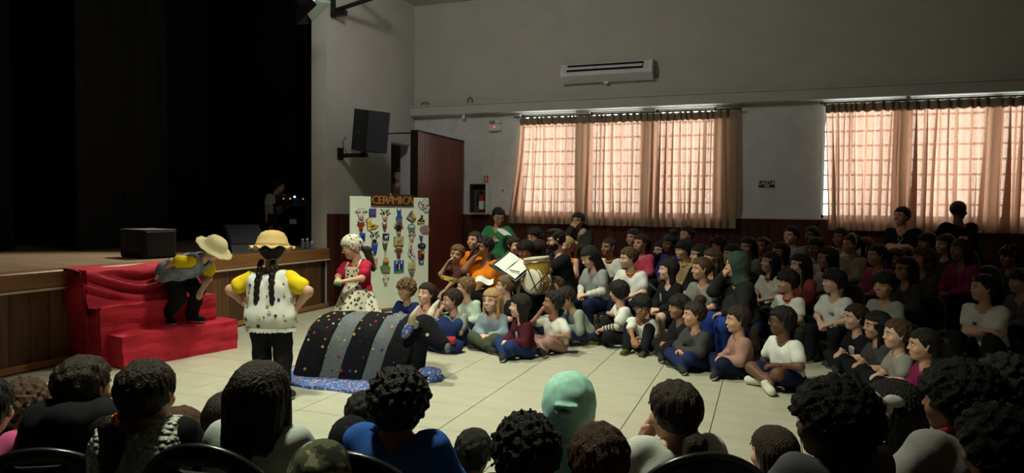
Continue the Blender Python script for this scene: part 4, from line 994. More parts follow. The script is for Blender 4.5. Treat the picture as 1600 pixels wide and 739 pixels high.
def person(label, px, py, D, pose='chair', h=1.25, hh=None, to=None, look=None, pitch=0, tilt=0, lean=8, side=0, arms=('lap', 'lap'), hr=('short', 'k'), sk='b',
           top=(0.7, 0.7, 0.68), sleeve='short', legs=(0.02, 0.025, 0.05), shorts=False, shoes=(0.03, 0.03, 0.035), lod=0.018, face=True, smile=False, glasses=False, beard=False,
           collar=None, prnt=None, girth=1.0, hz=None, twist=0, chair=None, skirt=None, at3=None, hood=None, topm=None, hoodm=None, legd=None, cuts=True, group=None, fit=1.0, base=0.0, neck=1.0):
    T = np.asarray(at3 if at3 is not None else at(px, py, D), float)
    if h is None:                       # a standing figure: its height follows from where the head is
        hh0 = hh or 0.235
        h = 1.25 * (T[2] - base - 0.52 * hh0) / (0.705 + 0.345 * fit)
        if h > 1.5: h = max(1.505, 1.25 * (T[2] - base - 0.52 * hh0) / (0.74 + 0.37 * fit))
    s = h / 1.25; adult = h > 1.5
    hh = hh or (0.232 if not adult else 0.245)
    bt = np.array(to if to is not None else STAGE_PT, float); lt = np.array(look if look is not None else bt, float)
    fw = nrm(bt - T[:2]); ang = math.atan2(fw[1], fw[0]) - math.pi / 2
    lw = nrm(lt - T[:2]); hyaw = math.atan2(lw[1], lw[0]) - math.pi / 2 - ang
    hyaw = (hyaw + math.pi) % (2 * math.pi) - math.pi; hyaw = max(-1.35, min(1.35, hyaw))
    g = girth * s
    # skeleton
    tl = (0.345 if not adult else 0.37) * s * fit; L = R(lean); sd = R(side)
    spine = nrm((math.sin(sd), math.sin(L), math.cos(L))); fdir = nrm(np.array([0, 1, 0]) - spine * spine[1]) if abs(spine[1]) < 0.95 else np.array([0, 0, -1.0])
    tw = R(twist); rgt = np.array([math.cos(tw), math.sin(tw), 0]); rgt = nrm(rgt - spine * (rgt @ spine))
    fch = np.cross(spine, rgt)
    hip = np.zeros(3); shc = hip + spine * tl
    nk = (spine * 0.05 * s + np.array([0, 0.01, 0.02]) * s) * neck - spine * 0.06 * hh * (1 - neck)
    Hr = (Matrix.Rotation(hyaw, 3, 'Z') @ Matrix.Rotation(R(pitch), 3, 'X') @ Matrix.Rotation(R(tilt), 3, 'Y'))
    Hm = np.array(Hr)
    hc = shc + nk + Hm @ np.array([0, 0.08, 0.52]) * hh
    uL, lL = 0.195 * s, 0.172 * s
    th, sh_ = (0.285 * s, 0.275 * s) if not adult else (0.30 * s, 0.295 * s)
    # height of the hip
    if hz is None:
        if pose in ('cross', 'kneesup', 'sidesit'): hip_z = T[2] - hc[2]
        elif pose == 'stand': hip_z = T[2] - hc[2]
        else: hip_z = T[2] - hc[2]
    else: hip_z = hz
    if pose in ('cross', 'kneesup', 'sidesit'): hip_z = max(hip_z, base + 0.088 * s * girth)
    ground = base - hip_z                     # floor in hip-centred space
    if pose == 'stand' and hip_z < 0.5: pose = 'stand'
    hipL = rgt * 0; hw = 0.072 * g
    hips = {sgn: np.array([sgn * hw, 0, 0]) for sgn in (-1, 1)}
    shw = (0.126 if not adult else 0.140) * s * (0.75 + 0.25 * girth)
    shd = {sgn: shc + rgt * sgn * shw - spine * 0.015 * s for sgn in (-1, 1)}
    knee = {}; ank = {}
    fd = {1: np.array([0.1, 1, 0]), -1: np.array([-0.1, 1, 0])}
    for sgn in (-1, 1):
        if pose == 'chair':
            az = max(ground + 0.075 * s, -sh_ * 0.98)
            t = np.array([sgn * 0.11 * s, th * 0.95 + 0.03 * s * sgn, az]); pole = (sgn * 0.25, 0.6, 1)
        elif pose == 'cross':
            t = np.array([-sgn * 0.10 * s, (0.24 + 0.05 * sgn) * s, ground + 0.065 * s]); pole = (sgn, 0.35, 0.42); fd[sgn] = np.array([-sgn * 0.9, 0.45, 0])
        elif pose == 'kneesup':
            t = np.array([sgn * 0.10 * s, 0.34 * s, ground + 0.065 * s]); pole = (sgn * 0.2, 0.3, 1)
        elif pose == 'sidesit':
            if sgn > 0: t = np.array([0.05 * s, 0.38 * s, ground + 0.065 * s]); pole = (0.3, 0.2, 1)
            else: t = np.array([0.12 * s, 0.26 * s, ground + 0.06 * s]); pole = (-1, 0.4, 0.3); fd[sgn] = np.array([0.9, 0.5, 0])
        else:
            t = np.array([sgn * 0.085 * s, 0.0, max(ground + 0.075 * s, -(th + sh_) * 0.995)]); pole = (0, 1, 0)
        if legd and sgn in legd: t = np.array(legd[sgn][0], float) * s; t[2] += ground; pole = legd[sgn][1]
        knee[sgn], ank[sgn] = ik(hips[sgn], t, th, sh_, pole)
    # arms
    elb = {}; wri = {}; hnd = {}; hz_ = {}
    hf = Hm @ np.array([0, 1, 0]); hu = Hm @ np.array([0, 0, 1]); hx = Hm @ np.array([1, 0, 0])
    for sgn, nm in ((-1, arms[0]), (1, arms[1])):
        hp = 'relax'; up = None
        if not isinstance(nm, str):
            t, pole = np.array(nm[0], float) * s, nm[1]
            if len(nm) > 2: hp = nm[2]
        elif nm == 'lap': t = np.array([sgn * 0.055 * s, 0.19 * s + 0.3 * lean / 100 * s, 0.10 * s]); pole = (sgn, -0.5, -0.4)
        elif nm == 'thigh': t = hips[sgn] * 0.4 + knee[sgn] * 0.6 + np.array([0, 0, 0.085 * s]); pole = (sgn, -0.6, 0); hp = 'flat'
        elif nm == 'knee': t = knee[sgn] + np.array([-sgn * 0.02, -0.03, 0.07]) * s; pole = (sgn, -0.4, -0.5)
        elif nm == 'mouth': t = hc + hf * (0.50 * hh) - hu * 0.48 * hh + hx * sgn * 0.12 * hh; pole = (sgn * 0.5, 0.4, -1); up = hf; hp = 'grip'
        elif nm == 'cheek': t = hc + hf * 0.30 * hh - hu * 0.62 * hh + hx * sgn * 0.34 * hh; pole = (sgn * 0.5, 0.6, -1); up = hx * sgn; hp = 'relax'
        elif nm == 'down': t = shd[sgn] + np.array([sgn * 0.05, 0.03, -0.355]) * s; pole = (sgn * 0.3, -1, 0)
        elif nm == 'hips': t = np.array([sgn * 0.135, 0.02, 0.09]) * s; pole = (sgn, -0.45, 0.0); hp = 'grip'
        elif nm == 'crossed': t = shc - spine * 0.17 * s + fch * 0.15 * s - rgt * sgn * 0.07 * s + spine * sgn * 0.02 * s; pole = (sgn, 0.1, -0.8)
        elif nm == 'clasp': t = shc - spine * 0.15 * s + fch * 0.21 * s + rgt * sgn * 0.02 * s; pole = (sgn, 0.2, -0.8); hp = 'grip'
        elif nm == 'front': t = shc - spine * 0.16 * s + fch * 0.27 * s + rgt * sgn * 0.06 * s; pole = (sgn, 0, -0.8); hp = 'grip'
        elif nm == 'floor': t = np.array([sgn * 0.20 * s, 0.12 * s, ground + 0.05 * s]); pole = (sgn, -0.5, 0); hp = 'flat'
        else: t = shd[sgn] + np.array([sgn * 0.05, 0.03, -0.355]) * s; pole = (sgn * 0.3, -1, 0)
        elb[sgn], wri[sgn] = ik(shd[sgn], t, uL, lL, pole); hnd[sgn] = hp
        fa = nrm(wri[sgn] - elb[sgn]); hz_[sgn] = up if up is not None else nrm(np.cross(fa, nrm(elb[sgn] - shd[sgn])) * 0 + np.array([0, -0.3, 1.0]) + rgt * sgn * 0.3)
    # body surface
    P_t = [(np.array([-hw, 0, 0.01 * s]), np.array([hw, 0, 0.01 * s]), 0.088 * g, 0.088 * g),
           (spine * 0.05 * s - rgt * 0.055 * g, spine * tl * 0.72 - rgt * 0.068 * g, 0.080 * g, 0.080 * s * (0.6 + 0.4 * girth)),
           (spine * 0.05 * s + rgt * 0.055 * g, spine * tl * 0.72 + rgt * 0.068 * g, 0.080 * g, 0.080 * s * (0.6 + 0.4 * girth)),
           (shc - rgt * shw * 0.82 - spine * 0.03 * s, shc + rgt * shw * 0.82 - spine * 0.03 * s, 0.052 * s, 0.052 * s)]
    if girth > 1.15: P_t.append((spine * 0.10 * s + fch * 0.04 * g, spine * 0.16 * s + fch * 0.045 * g, 0.085 * g, 0.085 * g))
    P_n = [(shc + spine * 0.0, hc - hu * 0.30 * hh - hf * 0.07 * hh, 0.050 * s, 0.19 * hh)]
    ga = 0.55 * s + 0.45 * g
    P_ua = {q: (shd[q], elb[q], 0.044 * ga, 0.034 * ga) for q in (-1, 1)}
    P_fa = {q: (elb[q], wri[q], 0.034 * ga, 0.0235 * ga) for q in (-1, 1)}
    P_th = {q: (hips[q], knee[q], 0.080 * g, 0.053 * g) for q in (-1, 1)}
    P_ca = {q: (knee[q], ank[q], 0.052 * g, 0.033 * g) for q in (-1, 1)}
    allp = P_t + P_n + [d[q] for d in (P_ua, P_fa, P_th, P_ca) for q in (-1, 1)]
    V, Q = prims_mesh(allp, lod, 0.028 * s)
    off = len(V); Vs = [V]; Qs = [list(map(tuple, Q))]
    def join(tv, tq, M):
        nonlocal off
        A = np.array(M); Vs.append(tv @ A[:3, :3].T + A[:3, 3]); q = tq + off
        if np.linalg.det(A[:3, :3]) < 0: q = q[:, ::-1]
        Qs.append(list(map(tuple, q))); off += len(tv)
    HM = m4(Hm, hc, hh)
    join(*(HEAD_HI if lod < 0.016 else HEAD), HM)
    for q in (-1, 1):
        fa = nrm(wri[q] - elb[q]); Fm = frame(fa, hz_[q]); sz = 0.155 * s * (1.0 if not adult else 0.92)
        M = np.eye(4); M[:3, :3] = Fm @ np.diag([q * 0.92, 1, 1]) * sz; M[:3, 3] = wri[q] - fa * 0.012
        join(*HANDS[hnd[q]], M)
    V = np.vstack(Vs); Fq = [f for q in Qs for f in q]
    root = put('person', mesh('person', V, Fq, SK[sk], True))
    if root.name.startswith('person'): pass
    loc = np.array([T[0], T[1], hip_z]) - np.array([*(np.array([[math.cos(ang), -math.sin(ang)], [math.sin(ang), math.cos(ang)]]) @ hc[:2]), 0])
    root.location = loc; root.rotation_euler = (0, 0, ang)
    tag(root, label, 'person', group)
    # clothes
    ph = (px or 0) * 0.37
    tm = topm or fab(top)
    P_s = list(P_t); P_s[0] = (P_s[0][0] + spine * 0.03 * s, P_s[0][1] + spine * 0.03 * s, P_s[0][2] * 0.98, P_s[0][3] * 0.98)
    if sleeve != 'none':
        for q in (-1, 1):
            if sleeve == 'long': P_s += [(P_ua[q][0], P_ua[q][1], P_ua[q][2] + 0.007, P_ua[q][3] + 0.009), (elb[q], elb[q] + (wri[q] - elb[q]) * 0.94, P_fa[q][2] + 0.009, P_fa[q][3] + 0.010)]
            else: P_s.append((shd[q], shd[q] + (elb[q] - shd[q]) * 0.62, P_ua[q][2] + 0.002, P_ua[q][2] + 0.006))
    V, Q = prims_mesh(P_s, lod, 0.026 * s, [(np.zeros(3) - spine * 0.045 * s, -spine)] if cuts else [], 0.012, 0.006, ph, [(shc - spine * 0.01 * s, hc, 0.060 * s, 0.075 * s)])
    shirt = put('shirt', mesh('shirt', V, Q, tm, True), root)
    lm = fab(legs)
    P_l = [P_t[0]] + [P_th[q] for q in (-1, 1)]
    for q in (-1, 1):
        if shorts: P_l[1 if q < 0 else 2] = (hips[q], hips[q] + (knee[q] - hips[q]) * 0.75, P_th[q][2] + 0.006, P_th[q][3] + 0.02)
        else: P_l.append((knee[q], knee[q] + (ank[q] - knee[q]) * 0.95, P_ca[q][2] + 0.004, P_ca[q][3] + 0.014))
    V, Q = prims_mesh(P_l, lod, 0.026 * s, (), 0.009, 0.005, ph + 1)
    put('shorts' if shorts else 'trousers', mesh('trousers', V, Q, lm, True), root)
    for q in (-1, 1):
        f_ = fd[q]; a = ank[q]
        if pose == 'cross' or (pose == 'sidesit' and q < 0):
            M = m4(frame(nrm(f_), np.array([0, 0.45, 0.9])), a + np.array([0, 0.02, -0.05]) * s, 0.92 * s)
        else: M = m4(frame(nrm(f_), np.array([0, 0, 1])), a + np.array([0, 0.012, -0.075]) * s, 0.95 * s)
        put('shoe', shoe(shoes), root, matrix=M)
    # hair, hood, face
    if hr:
        o = put('hair', hair_mesh(hr[0]), root, matrix=HM)
        o.material_slots[0].link = 'OBJECT'; o.material_slots[0].material = HC[hr[1]]
    if hood:
        o = put('hood' if hood.startswith('hood') else ('headscarf' if hood == 'scarf' else 'cap'), hair_mesh(hood), root, matrix=HM); o.material_slots[0].link = 'OBJECT'; o.material_slots[0].material = hoodm or tm
    if face:
        for q in (-1, 1):
            put('eye', EYE_ME, root, matrix=HM @ Matrix.Translation((q * 0.15, 0.335, 0.0)))
            o = put('eyebrow', BROW_ME, root, matrix=HM @ Matrix.Translation((q * 0.155, 0.375, 0.105)) @ Matrix.Diagonal((q, 1, 1, 1)))
        put('lips', SMILE_ME if smile else MOUTH_ME, root, matrix=HM @ Matrix.Translation((0, 0.345 if not smile else 0.362, -0.28)))
    if glasses: put('glasses', GLASS_ME, root, matrix=HM)
    if beard:
        f = Field((-0.45, -0.2, -0.65), (0.45, 0.55, 0.1), 0.035)
        f.ell((0, 0.075, -0.22), (0.305, 0.33, 0.33), 0.03); f.ripple(0.012, 31, 29, 33)
        f.ell((0, 0.42, -0.02), (0.27, 0.30, 0.17), 0.03, True); f.ell((0, 0.42, -0.27), (0.10, 0.1, 0.045), 0.02, True); f.keep((0, 0.0, 0), (0, -1, 0.15)); f.keep((0, 0, 0.05), (0, 0.3, 1))
        put('beard', mesh('beard', *f.out(), HC['k'], True), root, matrix=HM)
    if collar:
        c0 = shc + spine * 0.032 * s; r_ = 0.062 * s
        pts = [c0 + r_ * (rgt * math.cos(a) + fch * math.sin(a) * 1.1) + spine * (-0.024 * s * math.sin(a)) for a in [2 * math.pi * k / 16 for k in range(17)]]
        MB().tube(pts, 0.009, 6, cap=False).build('collar', fab(collar), shirt, smooth=True)
    if prnt:
        for (pu, pv, pw, ph_, pc) in prnt:
            yy = 0.080 * s * (0.6 + 0.4 * girth) + 0.0175
            c = spine * tl * (0.62 + pv) + rgt * pu * s + fch * yy
            M = m4(np.column_stack([rgt, -fch, spine]), c)
            MB().ball((0, 0, 0), (pw * s, 0.009, ph_ * s), 12).build('chest_print', fab(pc), shirt, matrix=M)
    info = dict(root=root, s=s, hc=hc, shc=shc, spine=spine, rgt=rgt, fch=fch, hip_z=hip_z, wri=wri, elb=elb, knee=knee, ank=ank, HM=HM, hh=hh, loc=loc, ang=ang, shirt=shirt, tl=tl, g=g, shd=shd, hips=hips, P_t=P_t, chair=chair, label=label)
    PEOPLE.append(info)
    if pose == 'chair' and chair: CHAIRS.append((loc, ang, chair[1], chair[0]) if not isinstance(chair, str) else (loc, ang, 0.41 if lod < 0.013 else hip_z - 0.088 * g, chair))
    return info
CHAIRS = []
# ================================================================== performers
def scatter(V, Q, n, seed, test, sizes, nmat, lift=0.002, gap=0.03):
    """small discs sewn on a surface: returns an MB whose faces carry material indices"""
    r = random.Random(seed); Q = np.asarray(Q); C = V[Q].mean(1); N = np.cross(V[Q[:, 2]] - V[Q[:, 0]], V[Q[:, 3]] - V[Q[:, 1]])
    N /= np.linalg.norm(N, axis=1)[:, None] + 1e-9
    idx = [i for i in range(len(Q)) if test(C[i], N[i])]; r.shuffle(idx); b = MB(); got = []
    for i in idx:
        if len(got) >= n: break
        if any(np.linalg.norm(C[i] - C[j]) < gap for j in got): continue
        got.append(i); rad = r.choice(sizes); Fm = frame(np.cross(N[i], (0.31, 0.2, 0.9)), N[i])
        M = m4(Fm, C[i] + N[i] * lift); m = r.randrange(nmat)
        b.lathe([(rad, 0), (rad, 0.003), (rad * 0.7, 0.005), (rad * 0.6, 0.0035)], 10, m, M)
    return b
BTN = [mat('button_red', (0.35, 0.03, 0.02), 0.3), mat('button_dark', (0.03, 0.018, 0.012), 0.3), mat('button_cream', (0.6, 0.55, 0.42), 0.3), mat('button_orange', (0.55, 0.17, 0.03), 0.3), mat('button_gold', (0.42, 0.30, 0.08), 0.3), mat('button_blue', (0.03, 0.05, 0.22), 0.3)]
def hat(info, crown, brim, col, ruffle, tiltb=0, tilts=0, dz=0.28, crown_h=0.42, nm='straw_hat'):
    m = mat('straw_%02d' % int(col[0] * 99), col, 0.85, 0.18, 60, 0.6, 160)
    V = []; F = []; n = 64
    prof = [(0.05, crown_h), (0.42 * crown, crown_h * 0.95), (0.72 * crown, crown_h * 0.80), (0.93 * crown, crown_h * 0.45), (crown * 1.03, 0.02), (crown * 1.12, -0.02), (brim * 0.72, -0.06), (brim * 0.9, -0.10), (brim, -0.13)]
    for side in (0, 1):
        for i, (r_, z) in enumerate(prof):
            for k in range(n):
                a = 2 * math.pi * k / n; e = max(0, (r_ - crown * 1.1) / (brim - crown * 1.1))
                z2 = z + ruffle * e * math.sin(11 * a + 0.8 * math.sin(3 * a)) ; r2 = r_ * (1 + ruffle * 0.6 * e * math.sin(14 * a))
                V.append((r2 * math.cos(a), r2 * math.sin(a) * 1.08, z2 - 0.02 * side))
    L = len(prof)
    for side in (0, 1):
        o = side * L * n
        for i in range(L - 1):
            for k in range(n):
                q = (o + i * n + k, o + (i + 1) * n + k, o + (i + 1) * n + (k + 1) % n, o + i * n + (k + 1) % n); F.append(q if side == 0 else q[::-1])
        F.append(tuple(o + k for k in range(n)) if side == 0 else tuple(o + k for k in range(n))[::-1])
    for k in range(n): F.append(((L - 1) * n + k, L * n + (L - 1) * n + k, L * n + (L - 1) * n + (k + 1) % n, (L - 1) * n + (k + 1) % n))
    return put(nm, mesh(nm, V, F, m, True), info['root'], matrix=info['HM'] @ Matrix.Translation((0, -0.04, dz)) @ Matrix.Rotation(R(tiltb), 4, 'X') @ Matrix.Rotation(R(tilts), 4, 'Y'))
def vest(info, m, grow=0.026, hem=-0.075, rip=0.006, name='vest', front_open=False, h=0.013):
    P = [list(p) for p in info['P_t']]; s = info['s']; sp = info['spine']
    cuts = [(sp * hem * s, -sp)]
    f_sub = [(info['shc'], info['hc'], 0.065 * s, 0.08 * s)]
    for q in (-1, 1): f_sub.append((info['shd'][q] + info['rgt'] * q * 0.028 * s, info['shd'][q] + (info['elb'][q] - info['shd'][q]) * 0.6 + info['rgt'] * q * 0.02, 0.062 * s, 0.055 * s))
    V, Q = prims_mesh([tuple(p) for p in P], h, 0.026 * s, cuts, grow, rip, 0.4, f_sub)
    return V, Q, put(name, mesh(name, V, Q, m, True), info['root'])
YT = (0.72, 0.52, 0.015)
# --- performer with the white button vest, seen from behind, hands on hips
p2 = person('performer seen from behind in straw hat and white buttoned vest, hands on hips', 426, 391, 5.25, 'stand', fit=0.88, h=None, to=(-4.6, 8.4), look=(-5.2, 7.6), lean=2, arms=(((-0.185, 0.02, 0.07), (-1, -0.3, 0.1), 'grip'), ((0.185, 0.02, 0.07), (1, -0.3, 0.1), 'grip')), hr=('short', 'k'), sk='b', top=YT, legs=(0.012, 0.012, 0.014), girth=1.05, lod=0.013, hh=0.225)
V, Q, vo = vest(p2, mat('white_vest_cloth', (0.72, 0.73, 0.68), 0.9, 0.08, 12, 0.25, 200), 0.030, -0.10)
scatter(V, Q, 62, 3, lambda c, n: abs(n @ p2['spine']) < 0.5 and c[2] < p2['shc'][2] + 0.0, (0.006, 0.008, 0.011, 0.015), 6, gap=0.036).build('buttons', BTN, vo)['kind'] = 'stuff'
b = MB(); a0 = -p2['fch']
for k in range(110):
    a = 2 * math.pi * k / 110; c = p2['spine'] * -0.098 + (p2['rgt'] * math.cos(a) * 0.182 + p2['fch'] * math.sin(a) * 0.115) * p2['s']
    b.tube([c + (0, 0, 0.02), c + (0.004, 0, -0.004 - 0.010 * rng.random())], 0.005, 4)
b.build('fringe', MATS['white_vest_cloth'], vo)['kind'] = 'stuff'
for q in (-1, 1):
    pts = []; rr = []
    for k in range(30):
        t = k / 29; z = p2['hc'][2] - 0.30 * p2['hh'] - 0.34 * t
        y = p2['hc'][1] - 0.36 * p2['hh'] - 0.045 * math.sin(min(1, t * 1.6) * math.pi / 2) - 0.02
        pts.append((q * (0.045 + 0.020 * t) + 0.004 * math.sin(t * 40), y, z)); rr.append((0.017 + 0.006 * abs(math.sin(t * 24))) * (1 if t < 0.9 else 1.2 - (t - 0.9) * 9))
    MB().tube(pts, rr, 8).build('braid', HC['k'], p2['root'], smooth=True)
hat(p2, 0.51, 0.74, (0.60, 0.42, 0.17), 0.055, -6, 0, 0.22, 0.47)
# --- performer bending forward on the red step
RD = np.array([0.938, 0.347])
hd = at(334, 402, 6.85)
p1 = person('performer bending over on the red step in pale hat, yellow sleeves and denim vest', 334, 402, 6.85, 'stand', h=1.2, hh=0.215, at3=hd, to=hd[:2] + RD * 3 + np.array([0.3, -0.6]), lean=66, pitch=-42, arms=(((0.02, 0.34, -0.16), (-0.4, 0, -1), 'relax'), ((0.17, -0.02, 0.03), (1, -0.6, 1.0), 'relax')), hr=('short', 'k'), sk='b', top=YT, legs=(0.010, 0.010, 0.012), shoes=(0.008, 0.008, 0.009), girth=1.15, lod=0.013, base=0.305, hz=0.82,
            legd={-1: ((-0.09, 0.13, 0.075), (0, 1, 0)), 1: ((0.10, -0.06, 0.075), (0, 1, 0))})
V, Q, vo = vest(p1, mat('denim_vest', (0.17, 0.22, 0.265), 0.9, 0.35, 12, 0.3, 200), 0.034, -0.17)
scatter(V, Q, 26, 5, lambda c, n: n @ p1['spine'] < 0.4, (0.007, 0.010), 6, gap=0.05).build('buttons', BTN, vo)['kind'] = 'stuff'
hat(p1, 0.51, 0.84, (0.74, 0.62, 0.36), 0.02, 6, 0, 0.20, 0.46, 'sun_hat')
# --- performer with apron and headscarf
m_cow = mat('cow_print_cotton', (0.70, 0.66, 0.52), 0.9); nt = m_cow.node_tree
tc = nt.nodes.new('ShaderNodeTexCoord'); mp = nt.nodes.new('ShaderNodeMapping'); mp.inputs['Scale'].default_value = (1.0, 1.0, 1.0)
v1 = nt.nodes.new('ShaderNodeTexVoronoi'); v1.inputs['Scale'].default_value = 21
n1 = nt.nodes.new('ShaderNodeTexNoise'); n1.inputs['Scale'].default_value = 70; n1.inputs['Detail'].default_value = 1
ad = nt.nodes.new('ShaderNodeMath'); ad.operation = 'MULTIPLY_ADD'; ad.inputs[1].default_value = 0.55
lt = nt.nodes.new('ShaderNodeMath'); lt.operation = 'LESS_THAN'; lt.inputs[1].default_value = 0.60
mxn = nt.nodes.new('ShaderNodeMix'); mxn.data_type = 'RGBA'; mxn.inputs[6].default_value = (0.72, 0.68, 0.54, 1); mxn.inputs[7].default_value = (0.06, 0.055, 0.04, 1)
nt.links.new(tc.outputs['Object'], mp.inputs[0]); nt.links.new(mp.outputs[0], v1.inputs['Vector']); nt.links.new(mp.outputs[0], n1.inputs['Vector'])
nt.links.new(n1.outputs['Fac'], ad.inputs[0]); nt.links.new(v1.outputs['Distance'], ad.inputs[2]); nt.links.new(ad.outputs[0], lt.inputs[0]); nt.links.new(lt.outputs[0], mxn.inputs[0]); nt.links.new(mxn.outputs[2], nt.nodes['Principled BSDF'].inputs['Base Color'])
p3 = person('performer in cow-print apron and headscarf with red sleeves, looking down by the board', 549, 386, 7.2, 'stand', h=None, to=(-4.3, 4.0), look=(-6.0, 4.6), pitch=-18, lean=3, arms=('front', 'front'), hr=('lowpony', 'd'), hood='scarf', hoodm=m_cow, sk='b', top=(0.46, 0.02, 0.05), legs=(0.30, 0.015, 0.03), lod=0.014, girth=1.05)
s = p3['s']
V = []; F = []; n = 72; rings = 12
for i in range(rings + 1):
    t = i / rings; z = 0.115 - 0.36 * t
    for k in range(n):
        a = 2 * math.pi * k / n; pl = 1 + 0.055 * t * math.sin(12 * a + 2 * math.sin(a)); fl = 0.125 + 0.15 * t ** 0.75
        V.append((math.cos(a) * fl * pl * s * 1.05, (math.sin(a) * fl * pl * 0.88 + 0.01) * s, z * s))
for i in range(rings):
    for k in range(n): F.append((i * n + k, (i + 1) * n + k, (i + 1) * n + (k + 1) % n, i * n + (k + 1) % n))
o_ = len(V); V2 = V + [(v[0] * 0.97, v[1] * 0.97, v[2]) for v in V]; F2 = [f[::-1] for f in F] + [tuple(o_ + q for q in f) for f in F]
F2 += [(o_ + rings * n + k, rings * n + k, rings * n + (k + 1) % n, o_ + rings * n + (k + 1) % n)[::-1] for k in range(n)]
put('apron_skirt', mesh('apron_skirt', V2, F2, m_cow, True), p3['root'])
V, Q = prims_mesh(p3['P_t'], 0.013, 0.026, [(p3['spine'] * 0.05, -p3['spine']), (p3['shc'] - p3['spine'] * 0.03, p3['spine']), (p3['rgt'] * 0.095, p3['rgt']), (-p3['rgt'] * 0.095, -p3['rgt']), (p3['fch'] * 0.03, -p3['fch'])], 0.024)
put('apron_bib', mesh('apron_bib', V, Q, m_cow, True), p3['root'])
for q in (-1, 1):
    MB().tube([p3['spine'] * (p3['tl'] - 0.05) + p3['rgt'] * q * 0.075 + p3['fch'] * 0.105, p3['shc'] + p3['rgt'] * q * 0.072 + p3['spine'] * 0.055 + p3['fch'] * 0.02, p3['shc'] + p3['rgt'] * q * 0.05 + p3['spine'] * 0.03 - p3['fch'] * 0.06], 0.010, 6).build('apron_strap', m_cow, p3['root'], smooth=True)
    b = MB(); c = p3['shd'][q] + (p3['elb'][q] - p3['shd'][q]) * 0.35; b.ball(c, (0.066 * s, 0.066 * s, 0.075 * s), 14)
    b.build('puff_sleeve', fab((0.46, 0.02, 0.05)), p3['root'], smooth=True)
w3 = (Matrix.Translation(Vector(p3['loc'])) @ Matrix.Rotation(p3['ang'], 4, 'Z')) @ Vector((p3['wri'][-1] + p3['wri'][1]) / 2 + p3['fch'] * 0.07 + np.array([0, 0, -0.02]))
tag(MB().ball((0, 0, 0), (0.05, 0.035, 0.022), 10).build('green_cloth', fab((0.06, 0.22, 0.06)), loc=w3), 'small green cloth bundle held by the apron performer', 'cloth')

# ================================================================== patchwork bull prop on its blue cloth
ua = math.atan2(0.16, 0.78)
cow = tag(empty('patchwork_bull', (-3.87, 4.97, 0.0), ua), 'patchwork bull prop of black and grey denim strips covered in buttons', 'prop')
m_bk = mat('black_denim', (0.010, 0.010, 0.013), 0.95, 0.3, 30, 0.3, 240, spec=0.1); m_gy = mat('grey_denim', (0.13, 0.145, 0.155), 0.95, 0.15, 40, 0.35, 240, spec=0.1)
def hide(u0, u1, grow, m, nm, seed, nb, cap0=False, cap1=False):
    V = []; F = []; nu, nt_ = 8, 22
    for i in range(nu + 1):
        u = u0 + (u1 - u0) * i / nu
        e = 1.0 - 0.10 * max(0, (u - 0.70)) / 0.3 - (0.08 * max(0.0, (0.12 - u) / 0.12) ** 2)
        for k in range(nt_ + 1):
            th = math.pi * k / nt_; c, s_ = math.cos(th), math.sin(th)
            v = 0.33 - 0.34 * np.sign(c) * abs(c) ** 0.75 * e; z = 0.535 * s_ ** 0.62 * e
            d = grow + 0.006 * math.sin(9 * th + 14 * u)
            V.append((u + 0.30 * z - 0.03, v - d * c * 1.0, z + d * s_))
    for i in range(nu):
        for k in range(nt_): F.append((i * (nt_ + 1) + k, (i + 1) * (nt_ + 1) + k, (i + 1) * (nt_ + 1) + k + 1, i * (nt_ + 1) + k + 1))
    if cap0: F.append(tuple(range(nt_ + 1)))
    if cap1: F.append(tuple(range(nu * (nt_ + 1), (nu + 1) * (nt_ + 1)))[::-1])
    Vn = np.array(V); Q = np.array([f for f in F if len(f) == 4])
    o = put(nm, mesh(nm, V, F, m, False), cow)
    o.data.polygons.foreach_set('use_smooth', np.array([len(p.vertices) == 4 for p in o.data.polygons]))
    scatter(Vn, Q, nb, seed, lambda c, n: c[2] > 0.04 and c[1] < 0.45, (0.008, 0.010, 0.013), 6, 0.001, 0.05).build('buttons', BTN, o)['kind'] = 'stuff'
hide(0.0, 0.255, 0.008, m_bk, 'black_strip', 1, 22, True, True)
hide(0.245, 0.445, 0.002, m_gy, 'grey_strip', 2, 14, True, True)
hide(0.435, 0.645, 0.008, m_bk, 'black_strip', 3, 16, True, True)
hide(0.635, 0.80, 0.002, m_gy, 'grey_strip', 4, 9, True, True)
hide(0.79, 1.0, 0.008, m_bk, 'black_strip', 5, 8, True, True)
f = Field((0.78, -0.1, 0.0), (1.45, 0.6, 0.75), 0.018)
f.cap((0.92, 0.28, 0.32), (1.10, 0.22, 0.44), 0.20, 0.13, 0.05); f.cap((1.10, 0.22, 0.45), (1.30, 0.13, 0.32), 0.115, 0.075, 0.04); f.cap((0.98, 0.22, 0.0), (1.02, 0.2, 0.3), 0.12, 0.12, 0.05)
f.keep((0, 0, 0.012), (0, 0, -1))
hdm = put('head', mesh('head', *f.out(), m_bk, True), cow, loc=(0.10, -0.02, 0.03), scale=(0.93, 0.93, 0.93))
m_horn = mat('cream_horn', (0.55, 0.50, 0.36), 0.7)
MB().tube([(1.05, 0.12, 0.49), (1.03, 0.04, 0.52), (1.06, -0.01, 0.60), (1.11, -0.02, 0.68)], [0.042, 0.040, 0.03, 0.010], 10).build('horn', m_horn, hdm, smooth=True)
MB().tube([(1.12, 0.32, 0.52), (1.12, 0.40, 0.56), (1.15, 0.43, 0.63), (1.19, 0.43, 0.69)], [0.042, 0.040, 0.03, 0.010], 10).build('horn', m_horn, hdm, smooth=True)
m_flo = dots('blue_floral_cotton', (0.06, 0.12, 0.34), [(0.5, 0.5, 0.55), (0.10, 0.20, 0.5), (0.45, 0.12, 0.2), (0.5, 0.38, 0.12), (0.3, 0.35, 0.55)], 42, 0.42)
